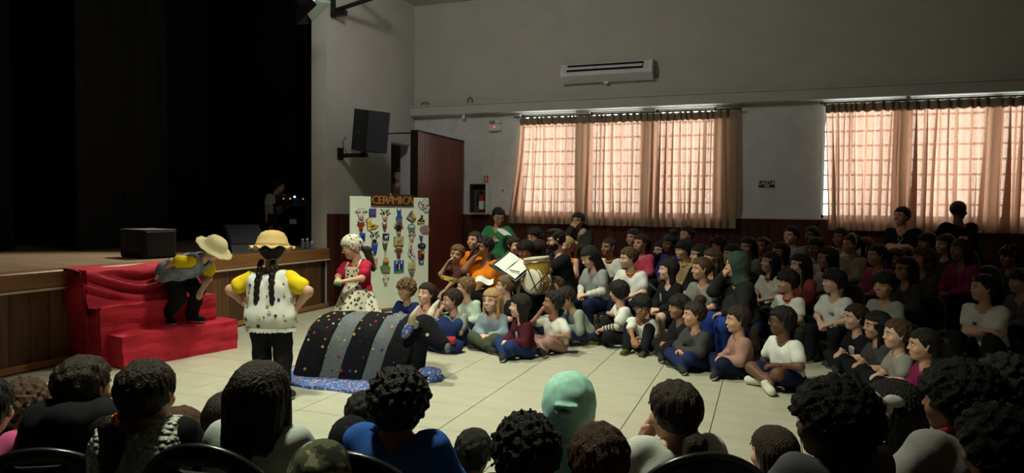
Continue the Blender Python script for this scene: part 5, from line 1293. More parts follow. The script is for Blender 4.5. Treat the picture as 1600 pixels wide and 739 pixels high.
MB().ball((1.0, 0.03, 0.46), (0.045, 0.03, 0.10), 12, 0, Matrix.Translation((1.0, 0.03, 0.46)) @ Matrix.Rotation(R(30), 4, 'Y') @ Matrix.Translation((-1.0, -0.03, -0.46))).build('ear', m_flo, hdm, smooth=True)
MB().ball((1.14, 0.34, 0.50), (0.08, 0.05, 0.04), 12).build('ear', m_flo, hdm, smooth=True)
MB().lathe([(0.016, 0), (0.016, 0.004), (0.006, 0.006)], 12, 0, m4(frame((0, 0.1, 1), (0.1, -1, 0.1)), (1.17, 0.085, 0.41))).build('button_eye', BTN[2], hdm)
MB().ball((1.36, 0.10, 0.29), (0.03, 0.05, 0.05), 10).build('nose_patch', m_gy, hdm, smooth=True)
# cloth on the floor
ct = tag(empty('floor_cloth', (-3.87, 4.97, 0), ua), 'blue flowered cloth spread on the floor under the patchwork bull', 'cloth')
r = random.Random(4); V = []; F = []; NA, NRr = 64, 10
for i in range(NRr + 1):
    t = 0.15 + 0.85 * i / NRr
    for k in range(NA):
        a = 2 * math.pi * k / NA
        rx = 0.72 + 0.05 * math.sin(3 * a + 1) + 0.025 * math.sin(7 * a); ry = 0.50 + 0.04 * math.sin(4 * a) + 0.02 * math.sin(9 * a)
        z = 0.006 + 0.012 * t * (0.5 + 0.5 * math.sin(11 * a + 3 * t)) + (0.02 * (t > 0.85) * (0.5 + 0.5 * math.sin(17 * a)))
        V.append((0.53 + rx * t * math.cos(a), 0.10 + ry * t * math.sin(a), z))
for i in range(NRr):
    for k in range(NA): F.append((i * NA + k, (i + 1) * NA + k, (i + 1) * NA + (k + 1) % NA, i * NA + (k + 1) % NA))
F.append(tuple(range(NA)))
o_ = len(V); V2 = V + [(v[0], v[1], 0.001) for v in V]
put('sheet', mesh('sheet', V2, F + [((NRr) * NA + k, o_ + NRr * NA + k, o_ + NRr * NA + (k + 1) % NA, NRr * NA + (k + 1) % NA) for k in range(NA)], m_flo, True), ct)
f = Field((1.05, -0.1, 0), (1.4, 0.35, 0.2), 0.012); f.ell((1.20, 0.10, 0.05), (0.11, 0.09, 0.075), 0.02); f.ell((1.13, 0.03, 0.03), (0.08, 0.06, 0.05), 0.02); f.ripple(0.010, 60, 55, 50); f.keep((0, 0, 0.004), (0, 0, -1))
put('bunched_end', mesh('bunched_end', *f.out(), m_flo, True), ct)
# ================================================================== children on the floor and on chairs
W = (0.66, 0.67, 0.62); GR = (0.22, 0.22, 0.21); BK = (0.012, 0.012, 0.014); NV = (0.012, 0.016, 0.05); JN = (0.03, 0.045, 0.11); OR_ = (0.72, 0.20, 0.012)
OC = (0.70, 0.16, 0.02)
F_ = dict(h=1.10, fit=0.88, lod=0.0165)
CAMP = (0, 0)
# --- front of the floor group, left to right
person('curly-haired boy in navy sweatshirt sitting before the display board', 634, 458, 8.20, 'cross', to=(-4.2, 3.5), look=(-4.9, 3.2), hr=('curly', 'l'), sk='b', top=(0.018, 0.03, 0.12), sleeve='long', legs=NV, prnt=[(0.05, 0.1, 0.03, 0.018, (0.5, 0.5, 0.55))], **F_)
person('girl in pale pink jacket sitting beside the curly-haired boy', 666, 462, 7.85, 'cross', to=(-4.4, 4.4), look=(-5.0, 3.0), pitch=8, hr=('lowpony', 'd'), sk='a', top=(0.62, 0.34, 0.34), sleeve='long', legs=BK, smile=True, **F_)
person('boy in grey tee with chin on hand and navy jacket over his knees', 706, 476, 7.49, 'kneesup', look=(-5.2, 5.2), lean=22, arms=(((-0.02, 0.30, 0.10), (-1, 0, -1)), 'mouth'), hr=('short', 'd'), sk='b', top=(0.30, 0.33, 0.29), sleeve='short', legs=(0.02, 0.04, 0.14), **F_)
person('girl in pale mint hooded top behind the boy with chin on hand', 727, 449, 8.05, 'cross', look=(-6, 6.2), hr=('short', 'l'), sk='a', top=(0.45, 0.55, 0.46), sleeve='long', legs=NV, h=1.15, lod=0.018, fit=0.95)
person('laughing blonde girl in grey-blue sweater with crossed legs', 768, 473, 7.36, 'cross', to=(-3.0, 4.0), look=(-3.6, 3.0), hr=('long', 'y'), sk='a', top=(0.23, 0.29, 0.33), sleeve='long', legs=(0.07, 0.075, 0.045), smile=True, **F_)
person('girl in black top with light brown ponytail behind the blonde girl', 789, 446, 7.95, 'cross', to=(-5, 5), look=(-6, 6.3), hr=('pony', 'l'), sk='a', top=BK, legs=NV, prnt=[(0, 0.0, 0.045, 0.05, (0.35, 0.35, 0.33))], h=1.15, lod=0.018)
person('dark-haired girl in maroon sweater with pale blue print', 812, 484, 6.96, 'cross', look=(-6, 5.6), hr=('bob', 'k'), sk='a', top=(0.07, 0.012, 0.022), sleeve='long', legs=(0.02, 0.04, 0.14), prnt=[(-0.02, 0, 0.035, 0.05, (0.28, 0.36, 0.45))], smile=True, **F_)
person('girl in white tee and dusty pink trousers holding hand to mouth', 864, 478, 7.23, 'cross', to=(-3.4, 4.6), look=(-6, 5.2), pitch=6, arms=('thigh', 'mouth'), hr=('short', 'k'), sk='c', top=(0.72, 0.72, 0.66), legs=(0.34, 0.20, 0.17), shoes=(0.02, 0.02, 0.022), **F_)
person('child in grey-green sweater with dark hood leaning forward', 884, 466, 7.64, 'sidesit', to=(-3.6, 6.0), lean=34, pitch=-22, hr=('short', 'd'), sk='b', top=(0.26, 0.30, 0.26), sleeve='long', legs=JN, h=1.15, lod=0.018, fit=0.95)
person('ginger-lit child peeking over the one in grey-green sweater', 868, 450, 8.18, 'cross', hr=('short', 'b'), sk='b', top=BK, sleeve='long', legs=NV, h=1.15, lod=0.02)
st_boy = person('boy in white tee over striped sleeves turning away to the left', 966, 466, 7.63, 'sidesit', to=(-3.6, 6.4), look=(-5, 9.0), lean=14, arms=('front', 'knee'), hr=('mop', 'k'), sk='b', top=(0.70, 0.71, 0.66), sleeve='short', legs=(0.012, 0.012, 0.014), shoes=(0.12, 0.085, 0.03), h=1.22, lod=0.0165)
person('black-haired boy in white tee leaning one arm across his knee', 1003, 479, 7.24, 'kneesup', to=(-1.6, 3.6), look=(0.6, 3.6), pitch=-16, lean=24, arms=('lap', ((0.0, 0.42, 0.10), (1, 0, 0.2))), hr=('mop', 'k'), sk='c', top=(0.68, 0.70, 0.62), legs=(0.012, 0.012, 0.014), shoes=(0.06, 0.07, 0.02), **F_)
person('boy in dark clothes half hidden behind the girl with clasped hands', 1060, 490, 6.96, 'cross', hr=('mop', 'k'), sk='c', top=(0.02, 0.015, 0.013), sleeve='long', legs=BK, lod=0.018, h=1.1, fit=0.9)
person('girl with hands clasped at her chin in black and grey top', 1084, 500, 6.53, 'cross', to=(-2.6, 4.6), look=(-6, 4.6), arms=('clasp', 'clasp'), hr=('bun', 'd'), sk='b', top=(0.05, 0.05, 0.05), sleeve='long', legs=(0.015, 0.025, 0.09), **F_)
person('smiling girl in rosy beige jacket sitting cross-legged', 1152, 505, 6.24, 'cross', look=(-6, 4.6), arms=('lap', 'lap'), hr=('lowpony', 'd'), sk='b', top=(0.36, 0.20, 0.16), sleeve='long', legs=NV, smile=True, **F_)
person('girl in white tee and glasses with bare knees and white shoes', 1221, 506, 5.88, 'cross', to=(-2.2, 4.0), look=(-6, 5.6), arms=('knee', 'floor'), hr=('lowpony', 'k'), sk='d', top=(0.72, 0.72, 0.66), legs=NV, shorts=True, shoes=(0.6, 0.58, 0.5), glasses=True, h=1.22, fit=0.9, lod=0.0165)
person('boy in black tee with white print at the dark end of the floor row', 1336, 508, 6.46, 'cross', look=(-6, 5.2), hr=('short', 'd'), sk='a', top=BK, legs=BK, prnt=[(-0.03, 0.05, 0.06, 0.022, (0.5, 0.5, 0.5)), (-0.02, -0.06, 0.055, 0.045, (0.3, 0.3, 0.3))], **F_)
person('girl with long dark hair in dark dress beside the boy in print tee', 1368, 540, 6.02, 'cross', look=(-6, 5), hr=('long', 'k'), sk='b', top=(0.06, 0.06, 0.06), legs=BK, **F_)
person('pale child with brown hair just left of the girl in pink', 1400, 553, 5.59, 'cross', look=(-6, 4.4), hr=('short', 'b'), sk='a', top=(0.30, 0.29, 0.26), legs=BK, **F_)
person('dark-haired girl in magenta top sitting low at the right', 1441, 566, 5.14, 'cross', look=(-6, 5), hr=('pony', 'k'), sk='b', top=(0.22, 0.02, 0.08), sleeve='long', legs=BK, **F_)
def long_sleeves(info, mats, nb=9):
    for q in (-1, 1):
        w = MB(); a, e, b = info['shd'][q], info['elb'][q], info['wri'][q]; s = info['s']
        a2 = a + (e - a) * 0.5
        for (p0, p1, r0, r1) in ((a2, e, 0.050 * s, 0.044 * s), (e, b, 0.044 * s, 0.034 * s)):
            for k in range(nb):
                t0, t1 = k / nb, (k + 1) / nb; rr = (r0 + (r1 - r0) * (t0 + t1) / 2)
                w.tube([p0 + (p1 - p0) * t0, p0 + (p1 - p0) * (t0 + t1) / 2, p0 + (p1 - p0) * t1], [rr * 0.97, rr, rr * 0.97], 12, k % len(mats))
        w.ball(e, 0.046 * s, 12, 0)
        w.build('sleeve', mats, info['root'], smooth=True)
long_sleeves(st_boy, [fab((0.55, 0.53, 0.45)), fab((0.09, 0.07, 0.06))])
# --- first row of chairs
C1 = dict(lod=0.018, pose='chair')
person('child with light hair holding a tambourine, hand raised to face', 714, 397, 8.89, to=(-5.2, 6.0), look=(-3.2, 5.0), arms=(((-0.10, 0.32, 0.02), (-1, 0, -0.4)), 'cheek'), hr=('short', 'l'), sk='b', top=(0.10, 0.03, 0.03), legs=BK, chair='child with the tambourine', tilt=-12, h=1.25, **C1)
person('child in orange tee behind the woman with the microphone', 741, 376, 9.35, to=(-4.6, 5.5), hr=('short', 'd'), sk='b', top=OR_, legs=BK, smile=True, chair='child in orange behind the microphone', pitch=8, h=1.3, **C1)
ow = person('woman in bright orange tee holding a microphone and papers', 757, 386, 8.61, to=(-4.6, 5.2), look=(-5.4, 5.6), lean=3, arms=(((-0.02, 0.22, 0.06), (-1, -0.3, -0.3), 'flat'), 'mouth'), hr=('short', 'k'), sk='c', top=OR_, legs=(0.010, 0.010, 0.012), girth=1.42, h=1.5, hh=0.245, chair='woman with the microphone', **C1)
dm = person('bearded man in black tee and glasses playing the drum', 868, 375, 8.58, to=(-5.4, 6.2), look=(-6.5, 6.0), pitch=-8, lean=6, arms=(((-0.10, 0.36, 0.20), (-1, -0.3, -0.6), 'relax'), ((0.06, 0.34, 0.16), (1, -0.3, -0.6), 'relax')), hr=('quiff', 'k'), sk='a', top=BK, legs=(0.010, 0.010, 0.012), girth=1.28, h=1.6, hh=0.25, glasses=True, beard=True, chair='bearded drummer', **C1)
wh_girl = person('girl with long black hair in grey tee over white sleeves, looking down', 921, 402, 7.96, look=(-5, 5), pitch=-24, hr=('longer', 'k'), sk='a', top=(0.26, 0.27, 0.26), legs=(0.018, 0.02, 0.05), h=1.28, chair='girl with long black hair', **C1)
long_sleeves(wh_girl, [fab((0.60, 0.60, 0.57))], 3)
person('girl in white tee with orange collar and tied brown hair', 982, 403, 8.03, to=(-2.4, 4.2), look=(-6, 5), pitch=-8, hr=('short', 'b'), sk='a', top=(0.70, 0.70, 0.66), collar=OC, legs=(0.018, 0.022, 0.06), prnt=[(0.055, 0.12, 0.016, 0.022, (0.05, 0.05, 0.05))], girth=1.12, h=1.28, chair='girl with the orange collar', **C1)
person('girl in black jacket with white striped sleeves and dark bob', 1044, 421, 7.64, look=(-6, 6), hr=('bob', 'k'), sk='a', top=(0.014, 0.015, 0.016), sleeve='long', legs=(0.012, 0.014, 0.014), shorts=True, prnt=[(0.07, 0.05, 0.012, 0.05, (0.4, 0.42, 0.4))], h=1.25, chair='girl in black jacket', **C1)
person('girl in plain grey tee with brown hair tied back', 1096, 420, 7.27, to=(-2.6, 4.0), look=(-6, 5), hr=('pony', 'b'), sk='b', top=(0.19, 0.19, 0.175), legs=(0.03, 0.05, 0.14), h=1.22, chair='girl in plain grey tee', **C1)
person('person in dark green hood and navy jacket with hand at mouth', 1150, 414, 6.89, to=(-4, 5), look=(-6, 5), arms=('lap', 'mouth'), hr=('short', 'd'), hood='hood', hoodm=fab((0.05, 0.075, 0.06)), sk='b', top=(0.014, 0.016, 0.022), sleeve='long', legs=(0.02, 0.05, 0.24), girth=1.25, h=1.4, hh=0.24, chair='person in green hood', **C1)
person('boy in white tee with red collar behind the girl with glasses', 1230, 441, 7.17, to=(-2.4, 4.4), look=(-6, 5), hr=('mop', 'k'), sk='b', top=(0.70, 0.70, 0.66), collar=(0.35, 0.04, 0.03), legs=BK, h=1.15, prnt=[(0.05, 0.08, 0.02, 0.015, (0.1, 0.1, 0.1))], chair='boy with red collar', **C1)
person('boy with black fringe in white tee with dark sleeve badge', 1302, 440, 6.90, to=(-2.2, 4.0), look=(-6, 5.6), hr=('mop', 'k'), sk='a', top=(0.68, 0.68, 0.64), legs=BK, h=1.18, prnt=[(-0.01, 0.02, 0.03, 0.008, (0.1, 0.1, 0.1))], chair='boy with black fringe', **C1)
person('boy in dim grey tee right of the boy with black fringe', 1381, 446, 6.67, to=(-2.0, 3.6), hr=('mop', 'k'), sk='b', top=(0.30, 0.30, 0.29), legs=BK, h=1.2, chair='boy in dim grey tee', **C1)
person('child with pale-rimmed glasses in the dark right of the grey tee boy', 1414, 420, 7.30, hr=('long', 'k'), sk='b', top=(0.05, 0.05, 0.05), sleeve='long', legs=BK, glasses=True, h=1.25, chair='child with pale-rimmed glasses', **C1)
person('boy in white tee with arms folded near the right edge', 1536, 450, 6.30, to=(-1.2, 3.4), look=(-6, 5.6), arms=('crossed', 'crossed'), hr=('short', 'k'), sk='b', top=(0.66, 0.66, 0.62), legs=BK, h=1.35, prnt=[(0.05, 0.06, 0.022, 0.014, (0.05, 0.05, 0.05))], chair='boy with folded arms', **C1)
# --- rows behind
C2 = dict(lod=0.021)
def back(label, px, py, D, pose='chair', ch=None, **k):
    kk = dict(C2); kk.update(k)
    if pose == 'stand': kk.setdefault('h', None)
    return person(label, px, py, D, pose, chair=ch or (label if pose == 'chair' else None), **kk)
VO = (0.60, 0.15, 0.012)
back('girl with dark hair in orange and navy vest looking right', 803, 384, 9.23, look=(-1.5, 10), to=(-4, 5), hr=('short', 'd'), sk='a', top=VO, sleeve='none', legs=BK, ch='girl in orange and navy vest')
back('black-haired boy bent behind the yellow drum', 821, 391, 8.82, look=(-5, 5), pitch=-15, hr=('mop', 'k'), sk='b', top=(0.25, 0.05, 0.03), legs=BK, ch='boy behind the yellow drum')
back('curly-haired woman with glasses seated before the left curtain', 834, 371, 9.96, look=(-5, 4), hr=('fullcurl', 'k'), sk='b', top=(0.03, 0.03, 0.035), sleeve='long', legs=BK, glasses=True, h=1.55, ch='curly-haired woman with glasses')
back('dark-haired child seen between the drum and the bearded man', 842, 388, 9.51, to=(-3, 12), look=(-3, 12), hr=('bob', 'd'), sk='b', top=BK, sleeve='long', legs=BK, face=False, ch='dark-haired child behind the drum')
back('blonde girl with orange vest behind the bearded man', 884, 384, 9.01, look=(-5, 6), hr=('pony', 'y'), sk='a', top=VO, sleeve='none', legs=BK, ch='blonde girl with orange vest')
back('boy with shaved hair in white tee with orange collar', 951, 386, 9.00, to=(-3.4, 4), look=(-5.4, 4), hr=('buzz', 'k'), sk='c', top=(0.62, 0.62, 0.58), collar=OC, legs=NV, ch='boy with shaved hair')
back('girl with dark hair standing close behind the girl in pink hoodie', 989, 371, 9.80, 'stand', look=(-5, 5), hr=('long', 'd'), sk='b', top=(0.02, 0.02, 0.025), sleeve='long', legs=BK)
back('girl in bright pink hoodie with brown tied hair', 1001, 380, 9.21, look=(-5, 4.5), hr=('pony', 'd'), sk='b', top=(0.60, 0.07, 0.14), sleeve='long', legs=BK, smile=True, ch='girl in bright pink hoodie')
back('girl with dark hair peeking left of the girl with the bun', 1032, 391, 9.50, look=(-5, 5), hr=('long', 'k'), sk='a', top=BK, sleeve='long', legs=BK, ch='girl peeking beside the bun')
back('dark-skinned girl with high bun and blue top', 1047, 381, 8.93, look=(-5, 5), pitch=-6, hr=('bun', 'k'), sk='d', top=(0.02, 0.03, 0.16), sleeve='long', legs=BK, ch='girl with high bun')
back('boy in grey tee with dark red collar standing by the panelling', 1073, 367, 9.70, 'stand', to=(-2, 3), look=(-6, 5), hr=('short', 'k'), sk='a', top=(0.33, 0.34, 0.32), collar=(0.2, 0.03, 0.03), legs=NV)
back('black-haired boy with yellow collar and patterned jacket', 1069, 391, 8.51, look=(-6, 6), hr=('mop', 'k'), sk='a', top=(0.42, 0.30, 0.17), collar=(0.6, 0.42, 0.02), sleeve='long', legs=BK, ch='boy with yellow collar')
back('girl with black hair in dark top right of the yellow-collared boy', 1092, 398, 8.09, look=(-6, 6), hr=('long', 'k'), sk='a', top=BK, sleeve='long', legs=BK, ch='girl right of the yellow-collared boy')
back('brown-haired girl partly hidden behind the girl in plain grey tee', 1112, 406, 7.66, hr=('long', 'b'), sk='b', top=(0.05, 0.035, 0.03), sleeve='long', legs=BK, face=False, ch='brown-haired girl behind the grey tee')
back('girl with big curly hair and white collar', 1122, 385, 9.20, look=(-4, 4), hr=('fullcurl', 'k'), sk='c', top=(0.4, 0.38, 0.36), legs=BK, ch='girl with big curly hair')
back('girl with dark hair and hand near face behind the green hood', 1143, 397, 8.50, look=(-6, 6), hr=('bob', 'k'), sk='b', top=BK, sleeve='long', legs=BK, arms=('lap', 'cheek'), ch='girl behind the green hood')
back('girl with straight dark fringe in grey-green jacket', 1168, 386, 8.83, look=(-4, 4), hr=('long', 'k'), sk='b', top=(0.2, 0.22, 0.19), sleeve='long', legs=BK, ch='girl with straight dark fringe')
back('boy with cropped hair in dark top next to the fringed girl', 1191, 384, 9.17, look=(-4, 4), hr=('buzz', 'k'), sk='c', top=(0.03, 0.03, 0.035), legs=BK, ch='boy with cropped hair')
back('girl with long wavy dark hair and white tee looking up left', 1203, 410, 7.96, look=(-6, 5.5), pitch=6, hr=('long', 'k'), sk='b', top=(0.60, 0.58, 0.56), collar=(0.3, 0.05, 0.05), legs=BK, h=1.22, ch='girl with long wavy dark hair')
back('child with dark mop of hair in patterned top behind the wavy-haired girl', 1219, 394, 8.47, look=(-5, 5), hr=('bob', 'k'), sk='b', top=(0.08, 0.08, 0.085), sleeve='long', legs=BK, ch='child with dark mop of hair')
back('boy in grey tee with parted black hair standing in the last row', 1236, 368, 9.30, 'stand', to=(-2, 3), look=(-5, 4), hr=('short', 'k'), sk='a', top=(0.22, 0.23, 0.22), legs=NV)
back('girl with long black hair in dull red jacket', 1250, 414, 7.53, look=(-6, 5.5), hr=('longer', 'k'), sk='a', top=(0.26, 0.055, 0.05), sleeve='long', legs=BK, ch='girl in dull red jacket')
back('dark-skinned boy in the last row right of the parted-hair boy', 1268, 368, 9.54, 'stand', look=(-5, 4), hr=('short', 'k'), sk='d', top=(0.10, 0.10, 0.10), legs=NV)
back('boy with lowered head in white tee before the dark-skinned boy', 1274, 387, 8.66, look=(-4, 4), pitch=-14, hr=('short', 'k'), sk='c', top=(0.60, 0.58, 0.55), legs=NV, ch='boy with lowered head')
back('woman with long wavy brown hair in pale beige top', 1292, 403, 7.76, look=(-6, 6), hr=('longer', 'd'), sk='b', top=(0.42, 0.38, 0.34), sleeve='long', legs=BK, h=1.35, ch='woman with long wavy brown hair')
back('boy with dark hair and white tee behind the girl with headband', 1313, 371, 9.13, 'stand', look=(-5, 4), hr=('short', 'k'), sk='c', top=(0.55, 0.52, 0.48), legs=NV)
hb = back('girl with shiny headband in beige top', 1330, 382, 8.29, look=(-6, 6), hr=('pony', 'd'), sk='b', top=(0.34, 0.28, 0.24), sleeve='long', legs=BK, ch='girl with shiny headband')
MB().tube([(0.44 * math.cos(a), -0.02, 0.12 + 0.47 * math.sin(a)) for a in [math.pi * k / 14 for k in range(15)]], 0.03, 6).build('headband', mat('pale_satin', (0.6, 0.55, 0.55), 0.25), hb['root'], smooth=True, matrix=hb['HM'])
back('child with light hair between the headband girl and the pink jacket', 1350, 386, 8.69, look=(-6, 5), hr=('bob', 'b'), sk='a', top=(0.10, 0.09, 0.08), legs=BK, ch='child with light hair')
back('girl with dark ponytail in raspberry pink jacket', 1370, 399, 7.84, look=(-6, 6), hr=('pony', 'k'), sk='b', top=(0.42, 0.08, 0.17), sleeve='long', legs=BK, ch='girl in raspberry pink jacket')
back('child with bobbed hair right of the raspberry pink jacket', 1398, 404, 8.27, hr=('bob', 'd'), sk='b', top=(0.05, 0.05, 0.05), sleeve='long', legs=BK, ch='child right of the pink jacket')
back('child with fluffy light-edged curls in the dark right rows', 1440, 405, 7.81, look=(-6, 6), hr=('fullcurl', 'b'), sk='b', top=(0.08, 0.075, 0.07), sleeve='long', legs=BK, ch='child with fluffy curls')
back('dark-haired child right below the man with crossed arms', 1448, 379, 8.73, look=(-6, 6), hr=('mop', 'k'), sk='c', top=BK, sleeve='long', legs=BK, ch='child below the crossed-arms man')
back('child with smooth hair right before the man in black jacket', 1476, 382, 8.27, look=(-6, 6), hr=('bob', 'd'), sk='b', top=(0.04, 0.04, 0.04), sleeve='long', legs=BK, ch='child before the black jacket')
pk = back('girl in wine-pink jacket with pink bow in her hair', 1501, 391, 7.39, look=(-6, 6), hr=('bob', 'k'), sk='c', top=(0.24, 0.02, 0.08), sleeve='long', legs=BK, h=1.35, ch='girl with the pink bow')
bw_ = MB()
for q in (-1, 1): bw_.ball((q * 0.15, -0.1, 0.56), (0.16, 0.07, 0.10), 10)
bw_.ball((0, -0.1, 0.55), (0.06, 0.07, 0.06), 8); bw_.build('bow', fab((0.55, 0.18, 0.32)), pk['root'], smooth=True, matrix=pk['HM'])
back('child with curly crop near the right edge of the back rows', 1578, 402, 8.00, look=(-6, 6), hr=('curly', 'd'), sk='c', top=(0.06, 0.06, 0.06), sleeve='long', legs=BK, ch='child with curly crop')
back('child in dark clothes at the far right edge behind folded arms', 1594, 440, 7.00, look=(-6, 6), hr=('mop', 'k'), sk='b', top=(0.12, 0.12, 0.14), sleeve='long', legs=BK, ch='child at the far right edge')
# --- standing grown-ups
gm_ = back('man in green tee reading a paper by the panelling', 779, 338, 10.60, 'stand', to=(-4.3, 6), look=(-2.0, 7.4), pitch=-20, lean=8, arms=(((-0.16, 0.10, 0.05), (-1, -0.6, 0)), 'front'), hr=('short', 'k'), sk='b', top=(0.035, 0.20, 0.075), legs=BK, glasses=True, girth=1.0, prnt=[(0.0, 0.02, 0.06, 0.022, (0.5, 0.5, 0.42)), (0.0, 0.11, 0.03, 0.02, (0.55, 0.2, 0.02))])
sw = back('woman in dark striped sweater holding a red phone, hand at mouth', 903, 345, 10.40, 'stand', to=(-3.6, 4.6), look=(-4.2, 4.4), arms=(((-0.03, 0.25, 0.17), (-1, -0.4, -0.6), 'grip'), 'mouth'), hr=('lowpony', 'd'), sk='b', top=(0.045, 0.040, 0.034), sleeve='long', legs=BK, girth=1.3)
V, Q = prims_mesh(sw['P_t'], 0.018, 0.026, [(sw['spine'] * 0.055, -sw['spine']), (sw['spine'] * 0.13, sw['spine'])], 0.024); put('hem_band', mesh('hem_band', V, Q, fab((0.22, 0.20, 0.12)), True), sw['shirt'])
V, Q = prims_mesh([(sw['shc'] - sw['rgt'] * 0.06 + sw['spine'] * 0.02, sw['shc'] + sw['rgt'] * 0.06 + sw['spine'] * 0.02, 0.075, 0.075)], 0.018, subs=[(sw['shc'], sw['hc'], 0.06, 0.08)]); put('pale_collar', mesh('pale_collar', V, Q, fab((0.5, 0.45, 0.36)), True), sw['shirt'])
mn = back('man with lanyard and crossed arms in dark tee before the right curtains', 1409, 338, 9.58, 'stand', to=(-2.5, 4), look=(-5, 5), arms=('crossed', 'crossed'), hr=('short', 'k'), sk='b', top=(0.02, 0.017, 0.016), legs=BK, girth=1.15, smile=True)
MB().tube([mn['shc'] - mn['rgt'] * 0.07 + mn['spine'] * 0.05, mn['spine'] * mn['tl'] * 0.65 + mn['fch'] * 0.13, mn['shc'] + mn['rgt'] * 0.07 + mn['spine'] * 0.05], 0.006, 5).build('lanyard', m_white, mn['root'], smooth=True)
MB().bbox((-0.03, -0.004, -0.07), (0.03, 0.004, 0.02), 0.002).build('name_badge', m_white, mn['root'], loc=tuple(mn['spine'] * mn['tl'] * 0.62 + mn['fch'] * 0.135))
back('man in black jacket seen from behind against the curtain', 1498, 329, 9.20, 'stand', to=(0.5, 14), look=(4.5, 12), arms=('front', 'front'), hr=('buzz', 'k'), sk='d', top=(0.008, 0.008, 0.009), sleeve='long', legs=BK, girth=1.3, face=False)
# --- people on the stage and in the doorway
person('helper in white tee and dark shorts standing at the dark side of the stage', 436, 301, 11.0, 'stand', h=1.12, hh=0.2, to=(-3, 5), look=(-6, 12), pitch=-12, lean=24, hz=DECK + 0.50, arms=('front', 'down'), hr=('short', 'k'), sk='b', top=(0.5, 0.5, 0.51), legs=BK, shorts=True, lod=0.021, base=DECK)
person('child half visible in the dark doorway behind the screen', 622, 274, 13.4, 'stand', h=None, to=(-3, 6), hr=('short', 'k'), sk='b', top=(0.14, 0.12, 0.10), legs=BK, lod=0.022, base=DECK)
# ================================================================== audience in the foreground, seen from behind
G = dict(lod=0.0125, face=False, fit=0.86, neck=0.25)
SP = (-3.9, 6.0)
fg1 = person('child in black hooded top at lower left turning head right', 133, 606, 2.75, 'chair', h=1.35, hh=0.235, to=(-5.0, 6.0), look=(-2.6, 6.5), lean=14, hr=('short', 'd'), sk='b', top=(0.020, 0.018, 0.017), sleeve='long', legs=BK, girth=1.25, chair=('child in black hooded top', 0.315), **G)
V, Q = prims_mesh([(fg1['shc'] - fg1['rgt'] * 0.09 - fg1['fch'] * 0.05, fg1['shc'] + fg1['rgt'] * 0.09 - fg1['fch'] * 0.05, 0.095, 0.095), (fg1['shc'] - fg1['fch'] * 0.10, fg1['shc'] - fg1['fch'] * 0.12 - fg1['spine'] * 0.10, 0.09, 0.06)], 0.015, rip=0.006); put('hood', mesh('hood', V, Q, fab((0.020, 0.018, 0.017)), True), fg1['root'])
person('small child with brown curls at lower left behind the black hooded top', 42, 636, 3.5, 'cross', h=1.1, to=SP, hr=('curly', 'b'), sk='b', top=(0.05, 0.05, 0.05), legs=BK, **G)
person('child in pink and white top at the left edge', -22, 640, 2.7, 'chair', h=1.2, to=(-5, 6), hr=('short', 'k'), sk='b', top=(0.55, 0.10, 0.24), sleeve='long', legs=BK, chair=('child in pink and white at the left edge', 0.30), **G)
g4 = person('girl with low ponytail, orange hair clip and white knitted vest', 231, 616, 2.35, 'chair', h=1.22, hh=0.215, to=(-4.0, 6.4), look=(-2.9, 6), lean=6, hr=('lowpony', 'd'), sk='b', top=(0.008, 0.008, 0.009), sleeve='long', legs=BK, chair=('girl with the orange hair clip', 0.31), **G)
mk_ = mat('white_knit', (0.55, 0.57, 0.50), 0.95); nt = mk_.node_tree; b_ = nt.nodes['Principled BSDF']
tc = nt.nodes.new('ShaderNodeTexCoord'); vo_ = nt.nodes.new('ShaderNodeTexVoronoi'); vo_.inputs['Scale'].default_value = 55; bp = nt.nodes.new('ShaderNodeBump'); bp.inputs['Strength'].default_value = 1.0; bp.inputs['Distance'].default_value = 0.02; bp.invert = True
nt.links.new(tc.outputs['Object'], vo_.inputs['Vector']); nt.links.new(vo_.outputs['Distance'], bp.inputs['Height']); nt.links.new(bp.outputs[0], b_.inputs['Normal'])
vest(g4, mk_, 0.030, -0.06, 0.0, 'knitted_vest', h=0.0125)
MB().ball((0, 0, 0), (0.10, 0.05, 0.045), 12).build('scrunchie', fab((0.55, 0.06, 0.16)), g4['root'], smooth=True, matrix=g4['HM'] @ Matrix.Translation((0.30, -0.42, -0.66)))
ccl = MB(); ccl.bbox((-0.035, -0.04, -0.10), (0.005, 0.02, 0.12), 0.012, 0); ccl.bbox((0.005, -0.04, -0.06), (0.04, 0.02, 0.15), 0.012, 1)
ccl.build('hair_clip', [mat('clip_yellow', (0.85, 0.48, 0.03), 0.4), mat('clip_orange', (0.9, 0.12, 0.02), 0.4)], g4['root'], matrix=g4['HM'] @ Matrix.Translation((-0.02, -0.72, -0.24)))
person('small child with smooth brown bowl cut beside the knitted vest', 284, 676, 3.05, 'cross', h=1.1, hh=0.20, to=SP, look=(-2.6, 6), hr=('mop', 'b'), sk='a', top=(0.10, 0.10, 0.10), legs=BK, **G)
person('small girl with dark hair and white top left of the long-haired girl', 352, 652, 2.85, 'chair', h=1.1, hh=0.19, to=SP, hr=('bob', 'd'), sk='b', top=(0.62, 0.62, 0.56), collar=(0.4, 0.03, 0.03), legs=BK, **G)
person('girl with very long dark brown hair in pale mint top', 409, 622, 2.3, 'chair', h=1.25, hh=0.225, to=(-2.4, 6), hr=('longer', 'd'), sk='b', top=(0.48, 0.53, 0.49), sleeve='long', legs=BK, chair=('girl with very long hair', 0.395), **G)
cm_ = mat('camouflage_fleece', (0.1, 0.11, 0.06), 0.95); nt = cm_.node_tree
tc = nt.nodes.new('ShaderNodeTexCoord'); nz = nt.nodes.new('ShaderNodeTexNoise'); nz.inputs['Scale'].default_value = 3.2; rp = nt.nodes.new('ShaderNodeValToRGB'); rp.color_ramp.interpolation = 'CONSTANT'
